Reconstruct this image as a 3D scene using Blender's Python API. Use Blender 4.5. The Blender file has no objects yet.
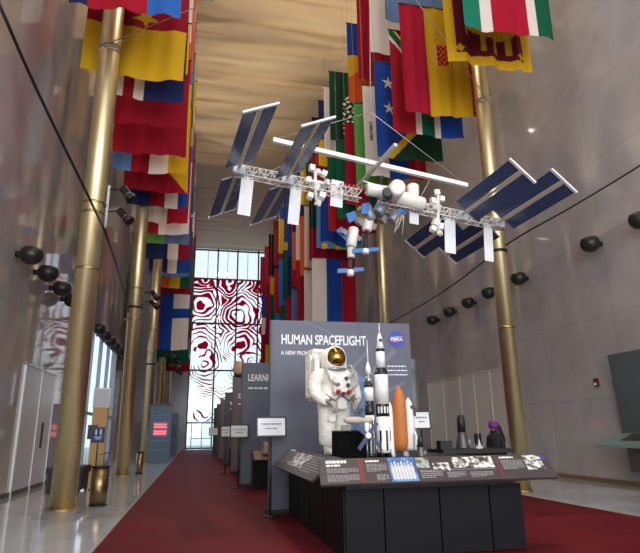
import bpy, bmesh, math, random
from mathutils import Vector, Matrix, Euler
random.seed(7)
PI = math.pi
scn = bpy.context.scene
COL = scn.collection
scn.view_settings.view_transform = 'Standard'
scn.view_settings.look = 'None'
scn.view_settings.gamma = 1.0
scn.view_settings.exposure = 0.0
scn.view_settings.use_curve_mapping = False
scn.cycles.max_bounces = 8
scn.cycles.glossy_bounces = 4
scn.cycles.transparent_max_bounces = 12
scn.cycles.sample_clamp_indirect = 6.0
scn.cycles.caustics_reflective = False
scn.cycles.caustics_refractive = False

# ------------------------------------------------------------------ camera
H = 1.5; F = 557.0; CX, CY = 320.0, 276.5      # eye height, focal length in px of the 640x553 frame
fy = Vector((195.3-CX, CY-434.0, -F)).normalized()
up = Vector((292.0-CX, CY+1696.0, -F)).normalized()
uz = (up - fy*up.dot(fy)).normalized()
ux = fy.cross(uz)
def ray(px, py):
    c = Vector((px-CX, CY-py, -F))
    return (c.dot(ux), c.dot(fy), c.dot(uz))
def at_z(px, py, z):
    r = ray(px, py); t = (z-H)/r[2]; return Vector((r[0]*t, r[1]*t, z))
def at_y(px, py, Y):
    r = ray(px, py); t = Y/r[1]; return Vector((r[0]*t, Y, H+r[2]*t))
def at_x(px, py, X):
    r = ray(px, py); t = X/r[0]; return Vector((X, r[1]*t, H+r[2]*t))
cam = bpy.data.cameras.new('camera')
cam.sensor_width = 36; cam.lens = F/640*36; cam.clip_end = 400
co = bpy.data.objects.new('camera', cam); COL.objects.link(co)
co.matrix_world = Matrix((tuple(ux)+(0,), tuple(fy)+(0,), tuple(uz)+(H,), (0, 0, 0, 1)))
scn.camera = co

# ------------------------------------------------------------------ materials
def lin(c):
    def f(v):
        v /= 255.0
        return v/12.92 if v <= .04045 else ((v+.055)/1.055)**2.4
    return (f(c[0]), f(c[1]), f(c[2]), 1.0)
MATS = {}
def mat(name, rgb, rough=.6, metal=0.0, emit=None, estr=1.0, noise=0.0, nscale=8.0, bump=0.0, spec=.5, bscale=None):
    if name in MATS: return MATS[name]
    m = bpy.data.materials.new(name); m.use_nodes = True
    nt = m.node_tree; b = nt.nodes['Principled BSDF']
    b.inputs['Base Color'].default_value = lin(rgb)
    b.inputs['Roughness'].default_value = rough
    b.inputs['Metallic'].default_value = metal
    b.inputs['Specular IOR Level'].default_value = spec
    if emit:
        b.inputs['Emission Color'].default_value = lin(emit); b.inputs['Emission Strength'].default_value = estr
    if noise > 0 or bump > 0:
        tc = nt.nodes.new('ShaderNodeTexCoord')
        n = nt.nodes.new('ShaderNodeTexNoise'); n.inputs['Scale'].default_value = nscale; n.inputs['Detail'].default_value = 4
        nt.links.new(tc.outputs['Object'], n.inputs['Vector'])
        if noise > 0:
            mr = nt.nodes.new('ShaderNodeMapRange'); mr.inputs[1].default_value = .3; mr.inputs[2].default_value = .7
            mr.inputs[3].default_value = 1-noise; mr.inputs[4].default_value = 1+noise*.5
            nt.links.new(n.outputs['Fac'], mr.inputs[0])
            mx = nt.nodes.new('ShaderNodeVectorMath'); mx.operation = 'SCALE'
            mx.inputs[0].default_value = lin(rgb)[:3]
            nt.links.new(mr.outputs[0], mx.inputs['Scale']); nt.links.new(mx.outputs[0], b.inputs['Base Color'])
        if bump > 0:
            n2 = nt.nodes.new('ShaderNodeTexNoise'); n2.inputs['Scale'].default_value = bscale or nscale*3; n2.inputs['Detail'].default_value = 3
            nt.links.new(tc.outputs['Object'], n2.inputs['Vector'])
            bp = nt.nodes.new('ShaderNodeBump'); bp.inputs['Strength'].default_value = bump; bp.inputs['Distance'].default_value = .03
            nt.links.new(n2.outputs['Fac'], bp.inputs['Height']); nt.links.new(bp.outputs[0], b.inputs['Normal'])
    MATS[name] = m
    return m
def new_nodes(name):
    m = bpy.data.materials.new(name); m.use_nodes = True
    return m, m.node_tree, m.node_tree.nodes, m.node_tree.links, m.node_tree.nodes['Principled BSDF']
def ramp(nd, stops, interp='LINEAR'):
    r = nd.new('ShaderNodeValToRGB'); cr = r.color_ramp; cr.interpolation = interp
    while len(cr.elements) < len(stops): cr.elements.new(.5)
    for e, (p, c) in zip(cr.elements, stops): e.position = p; e.color = c if len(c) == 4 else lin(c)
    return r

def marble_mat(name, base, vein, rough, sx, sz, axis, seam=.012, spec=.5):
    """slabs of pale marble with thin joints; axis: which object axes carry the slab grid"""
    m, nt, nd, lk, b = new_nodes(name)
    tc = nd.new('ShaderNodeTexCoord')
    n1 = nd.new('ShaderNodeTexNoise'); n1.inputs['Scale'].default_value = .55; n1.inputs['Detail'].default_value = 8; n1.inputs['Distortion'].default_value = 1.2
    lk.new(tc.outputs['Object'], n1.inputs['Vector'])
    r1 = ramp(nd, [(.3, vein), (.5, base), (.7, tuple(min(255, c*1.05) for c in base))])
    lk.new(n1.outputs['Fac'], r1.inputs[0])
    sp = nd.new('ShaderNodeSeparateXYZ'); lk.new(tc.outputs['Object'], sp.inputs[0])
    cm = nd.new('ShaderNodeCombineXYZ')
    lk.new(sp.outputs[axis[0]], cm.inputs[0]); lk.new(sp.outputs[axis[1]], cm.inputs[1])
    br = nd.new('ShaderNodeTexBrick'); br.offset = 0.0
    br.inputs['Scale'].default_value = 1.0; br.inputs['Brick Width'].default_value = sx; br.inputs['Row Height'].default_value = sz
    br.inputs['Mortar Size'].default_value = seam; br.inputs['Mortar Smooth'].default_value = .3
    br.inputs['Color1'].default_value = (1, 1, 1, 1); br.inputs['Color2'].default_value = (.90, .885, .87, 1); br.inputs['Mortar'].default_value = (.74, .72, .70, 1)
    lk.new(cm.outputs[0], br.inputs['Vector'])
    mx = nd.new('ShaderNodeMixRGB'); mx.blend_type = 'MULTIPLY'; mx.inputs[0].default_value = 1
    lk.new(r1.outputs[0], mx.inputs[1]); lk.new(br.outputs['Color'], mx.inputs[2]); lk.new(mx.outputs[0], b.inputs['Base Color'])
    b.inputs['Roughness'].default_value = rough; b.inputs['Specular IOR Level'].default_value = spec
    return m
M_WALLL = marble_mat('wall_marble_left', (172, 165, 164), (163, 156, 155), .04, 3.4, 2.35, ('Y', 'Z'), spec=1.0)
M_WALLR = marble_mat('wall_marble_right', (182, 177, 176), (173, 168, 166), .05, 3.4, 2.35, ('Y', 'Z'), spec=.7)
M_FLOOR = marble_mat('floor_marble', (186, 189, 194), (162, 165, 170), .05, 1.5, 1.5, ('X', 'Y'), .006, spec=.8)
def ceiling_mat():
    m, nt, nd, lk, b = new_nodes('ceiling_wood')
    tc = nd.new('ShaderNodeTexCoord')
    mp = nd.new('ShaderNodeMapping'); mp.inputs['Scale'].default_value = (.12, 1.6, 1)
    lk.new(tc.outputs['Object'], mp.inputs[0])
    n = nd.new('ShaderNodeTexNoise'); n.inputs['Scale'].default_value = 1.0; n.inputs['Detail'].default_value = 6
    lk.new(mp.outputs[0], n.inputs['Vector'])
    r = ramp(nd, [(.26, (206, 172, 126)), (.42, (240, 212, 168)), (.72, (246, 224, 186))])
    lk.new(n.outputs['Fac'], r.inputs[0]); lk.new(r.outputs[0], b.inputs['Base Color'])
    b.inputs['Roughness'].default_value = .55
    return m
def carpet_mat():
    m, nt, nd, lk, b = new_nodes('carpet_red')
    tc = nd.new('ShaderNodeTexCoord')
    n = nd.new('ShaderNodeTexNoise'); n.inputs['Scale'].default_value = .8; n.inputs['Detail'].default_value = 5
    mp = nd.new('ShaderNodeMapping'); mp.inputs['Scale'].default_value = (1, 2.5, 1)
    lk.new(tc.outputs['Object'], mp.inputs[0]); lk.new(mp.outputs[0], n.inputs['Vector'])
    r = ramp(nd, [(.3, (80, 8, 18)), (.7, (100, 13, 25))])
    lk.new(n.outputs['Fac'], r.inputs[0]); lk.new(r.outputs[0], b.inputs['Base Color'])
    n2 = nd.new('ShaderNodeTexNoise'); n2.inputs['Scale'].default_value = 160
    lk.new(tc.outputs['Object'], n2.inputs['Vector'])
    bp = nd.new('ShaderNodeBump'); bp.inputs['Strength'].default_value = .4; bp.inputs['Distance'].default_value = .01
    lk.new(n2.outputs['Fac'], bp.inputs['Height']); lk.new(bp.outputs[0], b.inputs['Normal'])
    b.inputs['Roughness'].default_value = .65; b.inputs['Specular IOR Level'].default_value = .14
    return m
def mural_mat():
    """magenta swirl graphic on clear film"""
    m, nt, nd, lk, b = new_nodes('mural_film')
    tc = nd.new('ShaderNodeTexCoord')
    n0 = nd.new('ShaderNodeTexNoise'); n0.inputs['Scale'].default_value = .35; n0.inputs['Detail'].default_value = 2
    lk.new(tc.outputs['Object'], n0.inputs['Vector'])
    va = nd.new('ShaderNodeVectorMath'); va.operation = 'SCALE'; va.inputs['Scale'].default_value = 2.6
    lk.new(n0.outputs['Color'], va.inputs[0])
    vb = nd.new('ShaderNodeVectorMath'); vb.operation = 'ADD'
    lk.new(tc.outputs['Object'], vb.inputs[0]); lk.new(va.outputs[0], vb.inputs[1])
    vo = nd.new('ShaderNodeTexVoronoi'); vo.inputs['Scale'].default_value = .27; vo.inputs['Randomness'].default_value = .9
    lk.new(vb.outputs[0], vo.inputs['Vector'])
    mu = nd.new('ShaderNodeMath'); mu.operation = 'MULTIPLY'; mu.inputs[1].default_value = 64
    lk.new(vo.outputs['Distance'], mu.inputs[0])
    si = nd.new('ShaderNodeMath'); si.operation = 'SINE'; lk.new(mu.outputs[0], si.inputs[0])
    n1 = nd.new('ShaderNodeTexNoise'); n1.inputs['Scale'].default_value = .5; n1.inputs['Detail'].default_value = 1
    lk.new(tc.outputs['Object'], n1.inputs['Vector'])
    # the ink gets sparser down the glass: that is the artwork's own outline
    sp = nd.new('ShaderNodeSeparateXYZ'); lk.new(tc.outputs['Object'], sp.inputs[0])
    mr = nd.new('ShaderNodeMapRange'); mr.inputs[1].default_value = 4.5; mr.inputs[2].default_value = 17.5; mr.inputs[3].default_value = -.95; mr.inputs[4].default_value = .38
    lk.new(sp.outputs['Z'], mr.inputs[0])
    a1 = nd.new('ShaderNodeMath'); a1.operation = 'MULTIPLY_ADD'; a1.inputs[1].default_value = 3.4; a1.inputs[2].default_value = -1.7
    lk.new(n1.outputs['Fac'], a1.inputs[0])
    a2 = nd.new('ShaderNodeMath'); a2.operation = 'ADD'; lk.new(si.outputs[0], a2.inputs[0]); lk.new(a1.outputs[0], a2.inputs[1])
    a3 = nd.new('ShaderNodeMath'); a3.operation = 'ADD'; lk.new(a2.outputs[0], a3.inputs[0]); lk.new(mr.outputs[0], a3.inputs[1])
    gt = nd.new('ShaderNodeMath'); gt.operation = 'GREATER_THAN'; gt.inputs[1].default_value = .1; lk.new(a3.outputs[0], gt.inputs[0])
    tr = nd.new('ShaderNodeBsdfTransparent')
    tl = nd.new('ShaderNodeBsdfTranslucent'); tl.inputs['Color'].default_value = lin((214, 24, 100))
    df = nd.new('ShaderNodeBsdfDiffuse'); df.inputs['Color'].default_value = lin((200, 24, 92))
    m1 = nd.new('ShaderNodeMixShader'); m1.inputs[0].default_value = .25; lk.new(tl.outputs[0], m1.inputs[1]); lk.new(df.outputs[0], m1.inputs[2])
    ms = nd.new('ShaderNodeMixShader'); lk.new(gt.outputs[0], ms.inputs[0]); lk.new(tr.outputs[0], ms.inputs[1]); lk.new(m1.outputs[0], ms.inputs[2])
    lk.new(ms.outputs[0], nd['Material Output'].inputs['Surface'])
    return m
def glass_mat():
    m, nt, nd, lk, b = new_nodes('window_glass')
    tr = nd.new('ShaderNodeBsdfTransparent'); tr.inputs['Color'].default_value = (.93, .97, .98, 1)
    gl = nd.new('ShaderNodeBsdfGlossy'); gl.inputs['Roughness'].default_value = .03
    ms = nd.new('ShaderNodeMixShader'); ms.inputs[0].default_value = .05
    lk.new(tr.outputs[0], ms.inputs[1]); lk.new(gl.outputs[0], ms.inputs[2]); lk.new(ms.outputs[0], nd['Material Output'].inputs['Surface'])
    return m
def cell_mat():
    m, nt, nd, lk, b = new_nodes('solar_cells')
    tc = nd.new('ShaderNodeTexCoord')
    br = nd.new('ShaderNodeTexBrick'); br.offset = 0
    br.inputs['Scale'].default_value = 1; br.inputs['Brick Width'].default_value = .055; br.inputs['Row Height'].default_value = .055
    br.inputs['Mortar Size'].default_value = .003
    br.inputs['Color1'].default_value = lin((36, 54, 94)); br.inputs['Color2'].default_value = lin((44, 64, 108)); br.inputs['Mortar'].default_value = lin((100, 116, 146))
    lk.new(tc.outputs['Object'], br.inputs['Vector']); lk.new(br.outputs['Color'], b.inputs['Base Color'])
    b.inputs['Roughness'].default_value = .25
    return m
M_CEIL = ceiling_mat(); M_CARPET = carpet_mat(); M_MURAL = mural_mat(); M_GLASS = glass_mat(); M_CELL = cell_mat()
M_GOLD = mat('gold_metal', (228, 208, 160), .39, .92, noise=.05, nscale=1.5)
M_GOLD2 = mat('gold_band', (178, 152, 100), .38, 1.0)
M_BLACK = mat('black_metal', (17, 17, 18), .5)
M_BALL = mat('ball_metal', (46, 43, 40), .35, .3)
M_DARK = mat('charcoal_panel', (15, 16, 20), .55, noise=.08, nscale=2, spec=.18)
M_WHITE = mat('white_paint', (232, 232, 230), .45)
M_STEEL = mat('steel', (150, 153, 158), .35, .8)
M_FRAME = mat('window_frame', (70, 82, 92), .4, .3)
M_BOARD = mat('grey_panel', (92, 95, 110), .5)
M_BOARDE = mat('grey_panel_edge', (62, 66, 80), .5)
M_TEXT = mat('white_letter', (240, 240, 242), .5)
M_WIRE = mat('steel_wire', (180, 172, 158), .4, .5)
M_SUIT = mat('suit_fabric', (240, 234, 224), .8, noise=.06, bump=.9, nscale=9, bscale=13)
M_LAMP = mat('lamp_glow', (255, 220, 170), .4, emit=(255, 224, 184), estr=2.5)

# ------------------------------------------------------------------ mesh helpers
class MB:
    def __init__(s): s.v = []; s.f = []; s.m = []; s.sm = []; s.cur = 0
    def mi(s, i): s.cur = i; return s
    def face(s, idx, smooth=False): s.f.append(tuple(idx)); s.m.append(s.cur); s.sm.append(smooth)
    def box(s, c, d, R=None):
        b = len(s.v)
        for x in (-.5, .5):
            for y in (-.5, .5):
                for z in (-.5, .5):
                    p = Vector((x*d[0], y*d[1], z*d[2]))
                    if R is not None: p = R @ p
                    s.v.append(tuple(p+Vector(c)))
        for q in ((0, 1, 3, 2), (4, 6, 7, 5), (0, 4, 5, 1), (2, 3, 7, 6), (0, 2, 6, 4), (1, 5, 7, 3)): s.face([b+i for i in q])
        return s
    def hexa(s, pts):      # 8 points: bottom 4 ccw then top 4 ccw
        b = len(s.v); s.v += [tuple(p) for p in pts]
        for q in ((3, 2, 1, 0), (4, 5, 6, 7), (0, 1, 5, 4), (1, 2, 6, 5), (2, 3, 7, 6), (3, 0, 4, 7)): s.face([b+i for i in q])
        return s
    def tube(s, pts, r, n=8, caps=True):
        pts = [Vector(p) for p in pts]; rs = r if isinstance(r, (list, tuple)) else [r]*len(pts)
        rings = []; ref = None
        for i, p in enumerate(pts):
            t = (pts[min(i+1, len(pts)-1)]-pts[max(i-1, 0)]).normalized()
            if ref is None:
                ref = Vector((0, 0, 1)) if abs(t.z) < .9 else Vector((1, 0, 0))
            a = (ref - t*ref.dot(t)).normalized(); ref = a; bb = t.cross(a)
            base = len(s.v); rings.append(base)
            for k in range(n):
                an = 2*PI*k/n
                s.v.append(tuple(p + (a*math.cos(an)+bb*math.sin(an))*rs[i]))
        for i in range(len(rings)-1):
            for k in range(n):
                k2 = (k+1) % n
                s.face((rings[i]+k, rings[i]+k2, rings[i+1]+k2, rings[i+1]+k), True)
        if caps:
            s.face([rings[0]+k for k in range(n)][::-1]); s.face([rings[-1]+k for k in range(n)])
        return s
    def lathe(s, prof, c=(0, 0, 0), R=None, n=20, caps=True):   # prof: (radius, height)
        rings = []; c = Vector(c)
        for (r, h) in prof:
            base = len(s.v); rings.append(base)
            for k in range(n):
                a = 2*PI*k/n; p = Vector((r*math.cos(a), r*math.sin(a), h))
                if R is not None: p = R @ p
                s.v.append(tuple(p+c))
        for i in range(len(rings)-1):
            for k in range(n):
                k2 = (k+1) % n
                s.face((rings[i]+k, rings[i]+k2, rings[i+1]+k2, rings[i+1]+k), True)
        if caps:
            s.face([rings[0]+k for k in range(n)][::-1]); s.face([rings[-1]+k for k in range(n)])
        return s
    def poly(s, pts): b = len(s.v); s.v += [tuple(p) for p in pts]; s.face(range(b, b+len(pts))); return s
    def build(s, name, mats, parent=None, loc=None, bevel=0, auto=True):
        me = bpy.data.meshes.new(name); me.from_pydata(s.v, [], s.f)
        mats = mats if isinstance(mats, (list, tuple)) else [mats]
        for m in mats: me.materials.append(m)
        for p, mi, sm in zip(me.polygons, s.m, s.sm): p.material_index = mi; p.use_smooth = sm
        me.update()
        bm = bmesh.new(); bm.from_mesh(me); bmesh.ops.recalc_face_normals(bm, faces=bm.faces)
        if bevel:
            bmesh.ops.bevel(bm, geom=[e for e in bm.edges], offset=bevel, segments=2, affect='EDGES', clamp_overlap=True)
        bm.to_mesh(me); bm.free()
        o = bpy.data.objects.new(name, me); COL.objects.link(o)
        if parent is not None: o.parent = parent
        if loc is not None: o.location = loc
        return o
def thing(name, label, cat, loc=(0, 0, 0), rz=0, group=None):
    o = bpy.data.objects.new(name, None); COL.objects.link(o); o.empty_display_size = .1
    o.location = loc; o.rotation_euler = (0, 0, rz); o['label'] = label; o['category'] = cat
    if group: o['group'] = group
    return o
def tag(o, label, cat, group=None):
    o['label'] = label; o['category'] = cat
    if group: o['group'] = group
    return o
def struct(o): o['kind'] = 'structure'; return o
def dup(root, loc, rz, label, group=None):
    r = root.copy(); COL.objects.link(r); r.location = loc; r.rotation_euler = (0, 0, rz); r['label'] = label
    if group: r['group'] = group
    for ch in list(root.children):
        c = ch.copy(); COL.objects.link(c); c.parent = r
        for g in ch.children:
            d = g.copy(); COL.objects.link(d); d.parent = c
    return r
def text(name, body, size, m, parent, loc, rot=(PI/2, 0, 0), sx=1.0, bold=0.0, ext=.004, align='LEFT'):
    cu = bpy.data.curves.new(name, 'FONT'); cu.body = body; cu.size = size; cu.extrude = ext; cu.offset = bold; cu.align_x = align
    t = bpy.data.objects.new('tmp', cu); COL.objects.link(t)
    dg = bpy.context.evaluated_depsgraph_get()
    me = bpy.data.meshes.new_from_object(t.evaluated_get(dg)); bpy.data.objects.remove(t)
    me.name = name; me.materials.clear(); me.materials.append(m)
    o = bpy.data.objects.new(name, me); COL.objects.link(o); o.parent = parent
    o.location = loc; o.rotation_euler = rot; o.scale = (sx, 1, 1)
    return o
def skin(name, verts, edges, radii, m, parent, root=0, sub=2):
    me = bpy.data.meshes.new(name); me.from_pydata(verts, edges, [])
    o = bpy.data.objects.new(name, me); COL.objects.link(o)
    md = o.modifiers.new('skin', 'SKIN'); md.use_smooth_shade = True
    for i, r in enumerate(radii):
        sv = me.skin_vertices[0].data[i]; rr = r if isinstance(r, tuple) else (r, r); sv.radius = rr; sv.use_root = (i == root)
    sb = o.modifiers.new('sub', 'SUBSURF'); sb.levels = sub; sb.render_levels = sub
    dg = bpy.context.evaluated_depsgraph_get()
    m2 = bpy.data.meshes.new_from_object(o.evaluated_get(dg)); m2.name = name
    o.modifiers.clear(); o.data = m2; m2.materials.clear(); m2.materials.append(m)
    for p in m2.polygons: p.use_smooth = True
    if parent is not None: o.parent = parent
    return o
def chains(*cs):     # each chain: list of (x,y,z,r) or an int index to start from
    v = []; e = []; r = []
    for c in cs:
        prev = None
        for q in c:
            if isinstance(q, int): prev = q; continue
            v.append(q[:3]); r.append(q[3] if len(q) == 4 else (q[3], q[4]))
            if prev is not None: e.append((prev, len(v)-1))
            prev = len(v)-1
    return v, e, r

# ------------------------------------------------------------------ the room
XL, XR, YN, YF, ZC = -4.65, 11.6, -9.0, 60.0, 21.3
struct(MB().box(((XL+XR)/2, (YN+YF)/2, -.15), (XR-XL+.6, YF-YN, .3)).build('floor', M_FLOOR))
GY0, GY1, GZ = 24.6, 34.2, 6.4       # bright glazed bay added to the left wall, imitating window reflections
wl = MB().box((XL-.15, (YN+GY0)/2, ZC/2), (.3, GY0-YN, ZC)).box((XL-.15, (GY1+YF)/2, ZC/2), (.3, YF-GY1, ZC)).box((XL-.15, (GY0+GY1)/2, (GZ+ZC)/2), (.3, GY1-GY0, ZC-GZ))
struct(wl.build('wall_left', M_WALLL))
struct(MB().box((XR+.15, (YN+YF)/2, ZC/2), (.3, YF-YN, ZC)).build('wall_right', M_WALLR))
struct(MB().box(((XL+XR)/2, (YN+YF)/2, ZC+.15), (XR-XL+.6, YF-YN, .3)).build('ceiling', M_CEIL))
struct(MB().box((XL+.02, (YN+GY0)/2, .06), (.04, GY0-YN, .12)).build('baseboard_left', mat('base_dark', (60, 56, 54), .3)))
struct(MB().box((XR-.02, (YN+YF)/2, .06), (.04, YF-YN, .12)).build('baseboard_right', mat('base_brass', (150, 124, 88), .35, .6)))
tag(MB().box((3.155, 25.0, .012), (8.81, 66.0, .024)).build('carpet_runner', M_CARPET), 'wide deep red carpet runner down the middle of the hall floor', 'carpet')
struct(MB().box((-1.275, 25.0, .013), (.05, 66.0, .027)).build('trim_1', mat('trim_grey', (178, 174, 176), .35, .4)))
# far glazed wall
WX0, WX1 = -1.0, 8.4
M_FAR = marble_mat('wall_marble_far', (150, 152, 160), (132, 134, 142), .2, 2.4, 2.35, ('X', 'Z'))
struct(MB().box(((XL+WX0)/2, YF+.1, ZC/2), (WX0-XL, .4, ZC)).build('wall_far_left', M_FAR))
struct(MB().box(((XR+WX1)/2, YF+.1, ZC/2), (XR-WX1, .4, ZC)).build('wall_far_right', M_FAR))
wf = MB()
for x in (-.92, 1.62, 3.78, 6.1, 8.3): wf.box((x, YF, ZC/2), (.16, .22, ZC))
for z in (.1, 2.6, 7.9, 12.9, 17.85, 21.15): wf.box(((WX0+WX1)/2, YF, z), (WX1-WX0, .2, .16))
for x in (.55, 2.7, 4.9): wf.box((x, YF, 19.5), (.05, .12, 3.3))
w1 = wf.build('window_1', M_FRAME); struct(w1)
MB().box(((WX0+WX1)/2, YF+.02, ZC/2), (WX1-WX0, .02, ZC)).build('glass_pane', M_GLASS, w1)
MB().box(((WX0+WX1)/2, YF-.12, 10.3), (WX1-WX0-.2, .006, 15.1)).build('mural_film', M_MURAL, w1)['label'] = 'magenta swirl drawing on the glass'
dw = MB()
for x in (-.4, .62, 1.6): dw.box((x, YF-.14, 1.3), (.09, .08, 2.6))
dw.box((.6, YF-.14, 2.62), (2.1, .08, .14)); dw.box((.6, YF-.14, 1.05), (2.0, .05, .07))
d1 = struct(dw.build('door_1', M_STEEL))
MB().box((.1, YF-.2, 1.1), (.05, .06, .5)).build('door_handle', M_GOLD, d1)
# added glazing on the left: its daylight stands in for the reflected far window
gb = MB()
for y in (GY0+.06, 26.6, 29.0, 31.4, GY1-.06): gb.box((XL-.08, y, GZ/2), (.16, .12, GZ))
for z in (.08, 2.45, GZ-.06): gb.box((XL-.08, (GY0+GY1)/2, z), (.14, GY1-GY0, .12))
w2_ = struct(gb.build('window_added', mat('added_bay_frame', (150, 156, 166), .4, .3)))
MB().box((XL-.1, (GY0+GY1)/2, GZ/2), (.02, GY1-GY0, GZ)).build('glass_pane', M_GLASS, w2_)
# terrace beyond the glass
struct(MB().box((XL-15, 30, -.3), (29, 60, .3)).build('terrace_left', mat('terrace_stone', (205, 205, 200), .8)))  # ground outside the added left bay
struct(MB().box((3, 75, -.3), (80, 29, .3)).build('terrace', mat('terrace_stone', (205, 205, 200), .8)))
# left service doors
M_DOOR = mat('door_metal', (208, 208, 214), .3, .1, noise=.06, nscale=1.2)
dl = MB()
for y in (16.72, 18.45, 20.12): dl.box((XL+.03, y, 1.72), (.06, .05, 3.44))
dl.box((XL+.03, 18.42, 3.43), (.06, 3.45, .05))
d2 = struct(dl.build('door_2', M_WHITE))
for y0, y1 in ((16.75, 18.42), (18.48, 20.09)):
    MB().box((XL+.02, (y0+y1)/2, 1.71), (.03, y1-y0, 3.38)).build('door_leaf', M_DOOR, d2)
MB().box((XL+.06, 19.1, 1.53), (.05, .06, .75)).build('door_handle', M_BLACK, d2)
# right service doors
dr = MB()
ys = (19.0, 20.87, 22.26, 23.6, 25.4, 27.2)
for y in ys: dr.box((XR-.03, y, 1.92), (.06, .05, 3.84))
dr.box((XR-.03, 23.1, 3.83), (.06, 8.2, .05))
d3 = struct(dr.build('door_3', mat('door_frame_pale', (214, 204, 196), .4)))
for a, b in zip(ys, ys[1:]):
    MB().box((XR-.02, (a+b)/2, 1.9), (.03, b-a-.06, 3.78)).build('door_leaf', mat('door_pale', (206, 196, 188), .2), d3)
MB().box((XR-.06, 22.45, 1.15), (.05, .22, .42)).build('door_handle', M_BLACK, d3)
MB().box((XR-.06, 22.08, 1.15), (.05, .1, .42)).build('door_handle', M_BLACK, d3)

# ------------------------------------------------------------------ gold columns
def column(x, y, r, label, joints, clamps=(), n=28):
    t = thing('gold_column', label, 'column', (x, y, 0), 0, 'gold columns along the hall')
    MB().lathe([(r, 0), (r, ZC)], n=n).build('shaft', M_GOLD, t)
    MB().lathe([(r+.05, 0), (r+.05, .015), (r+.02, .025)], n=n).build('base_ring', M_GOLD2, t)
    for z in joints: MB().lathe([(r+.004, z-.035), (r+.012, z-.03), (r+.012, z+.03), (r+.004, z+.035)], n=n, caps=False).build('joint_band', M_GOLD2, t)
    for z in clamps: MB().lathe([(r+.002, z-.045), (r+.03, z-.04), (r+.03, z+.04), (r+.002, z+.045)], n=n, caps=False).build('clamp_band', M_BLACK, t)
    return t
RL, RR = .265, .218
columns_left = [13.6, 23.8, 33.7, 43.6, 53.4]
CL = ['thick gold column at far left rising beside the bench and cylindrical bin',
      'gold column second in the left line, just past the blue pictogram sign',
      'gold column third in the left line, in front of the blue-grey kiosk',
      'gold column fourth in the left line, behind the blue-grey kiosk',
      'gold column fifth and farthest in the left line']
for i, y in enumerate(columns_left):
    column(-2.69, y, RL, CL[i], [6.72, 6.98, 5.3] if i == 0 else [6.1, 7.4] if i < 3 else [6.1], [(), (at_x(137, 312, -2.69).z,), (5.4,), (), ()][i])
column(8.22, 13.7, RR, 'slim gold column on the right rising behind the space station solar wings', [4.2, 7.0], [at_x(508, 246, 8.22).z])
column(8.2, 23.8, RR, 'slim gold column in mid right rising behind the space station centre', [5.2])

# wire lashings and guys on the two near columns, up to the hanging point of the model
APEX = at_y(369, -65, 9.4)
def lashing(x, y, z, r, label):
    m = MB()
    for k in range(3):
        m.tube([(x+(r+.015)*math.cos(a), y+(r+.015)*math.sin(a), z+.05*k+.04*math.sin(a+k)) for a in [2*PI*j/24 for j in range(25)]], .014, 6)
    m.tube([(x-r*.4, y-r-.03, z+.05), (x-r*.55, y-r-.1, z+.42)], .014, 6)
    m.tube([(x+r*.6, y-r-.02, z+.05), (x+r*1.6, y-r-.05, z+.22)], .012, 6)
    p0 = Vector((x, y-r-.02, z+.06))
    m.tube([p0, APEX], .013, 6)
    tag(m.build('guy_wire', M_WIRE), label, 'wire', 'guy wires tied to the columns')
lashing(-2.69, 13.6, 11.35, RL, 'pale steel guy wire lashed round the thick left column')
lashing(8.22, 13.7, 11.2, RR, 'pale steel guy wire lashed round the slim right column')
# slack black power cables
def cable(pts, label, r=.03):
    P = [Vector(p) for p in pts]; out = []
    for i in range(len(P)-1):
        p0 = P[max(i-1, 0)]; p1 = P[i]; p2 = P[i+1]; p3 = P[min(i+2, len(P)-1)]
        for k in range(8):
            t = k/8
            out.append(.5*((2*p1)+(p2-p0)*t+(2*p0-5*p1+4*p2-p3)*t*t+(3*p1-p0-3*p2+p3)*t**3))
    out.append(P[-1])
    tag(MB().tube(out, r, 8).build('power_cable', M_BLACK), label, 'cable')
cable([at_x(-70, -150, XL+.02), at_y(-8, -12, 8.0), at_y(36, 88, 9.6), at_y(78, 175, 11.9), at_y(92, 204, 12.8), at_y(108, 240, 13.35), at_y(122, 284, 18.5), at_y(129, 312, 23.5)], 'black power cable swooping down past the thick left column', .028)
cable([at_x(800, 60, XR-.02), at_y(655, 156, 10.0), at_y(575, 205, 11.6), at_y(509, 243, 13.45), at_y(457, 282, 17.0), at_y(420, 306, 20.5), at_y(388, 324, 23.55)], 'black power cable sloping across the right wall past the slim column', .024)

# ------------------------------------------------------------------ ball uplights on the walls
def make_ball(label):
    t = thing('wall_uplight', label, 'wall light', group='ball uplights on the walls')
    # local +X points away from the wall
    R = Matrix.Rotation(math.radians(7), 3, 'Y')
    rb = .285
    prof = [(.02, -rb*.93)] + [(rb*math.sin(a), -rb*.93*math.cos(a)) for a in [PI*k/14 for k in range(1, 11)]] + [(rb*.70, rb*.60), (rb*.66, rb*.5)]
    MB().lathe(prof, (.37, 0, 0), R, 20).build('housing', M_BALL, t)
    MB().lathe([(rb*.64, rb*.53), (rb*.64, rb*.56)], (.37, 0, 0), R, 16).build('lens', M_LAMP, t)
    MB().lathe([(.08, 0), (.08, .14)], (0, 0, 0), Matrix.Rotation(PI/2, 3, 'Y'), 12).build('bracket', M_BLACK, t)
    return t
BALL_R = [at_x(640, 220, XR-.37), at_x(590, 243, XR-.37), at_x(518.5, 278.5, XR-.37), at_x(488.5, 292.5, XR-.37), at_x(468, 302, XR-.37), at_x(449, 311.5, XR-.37), at_x(432, 320, XR-.37)]
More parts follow.
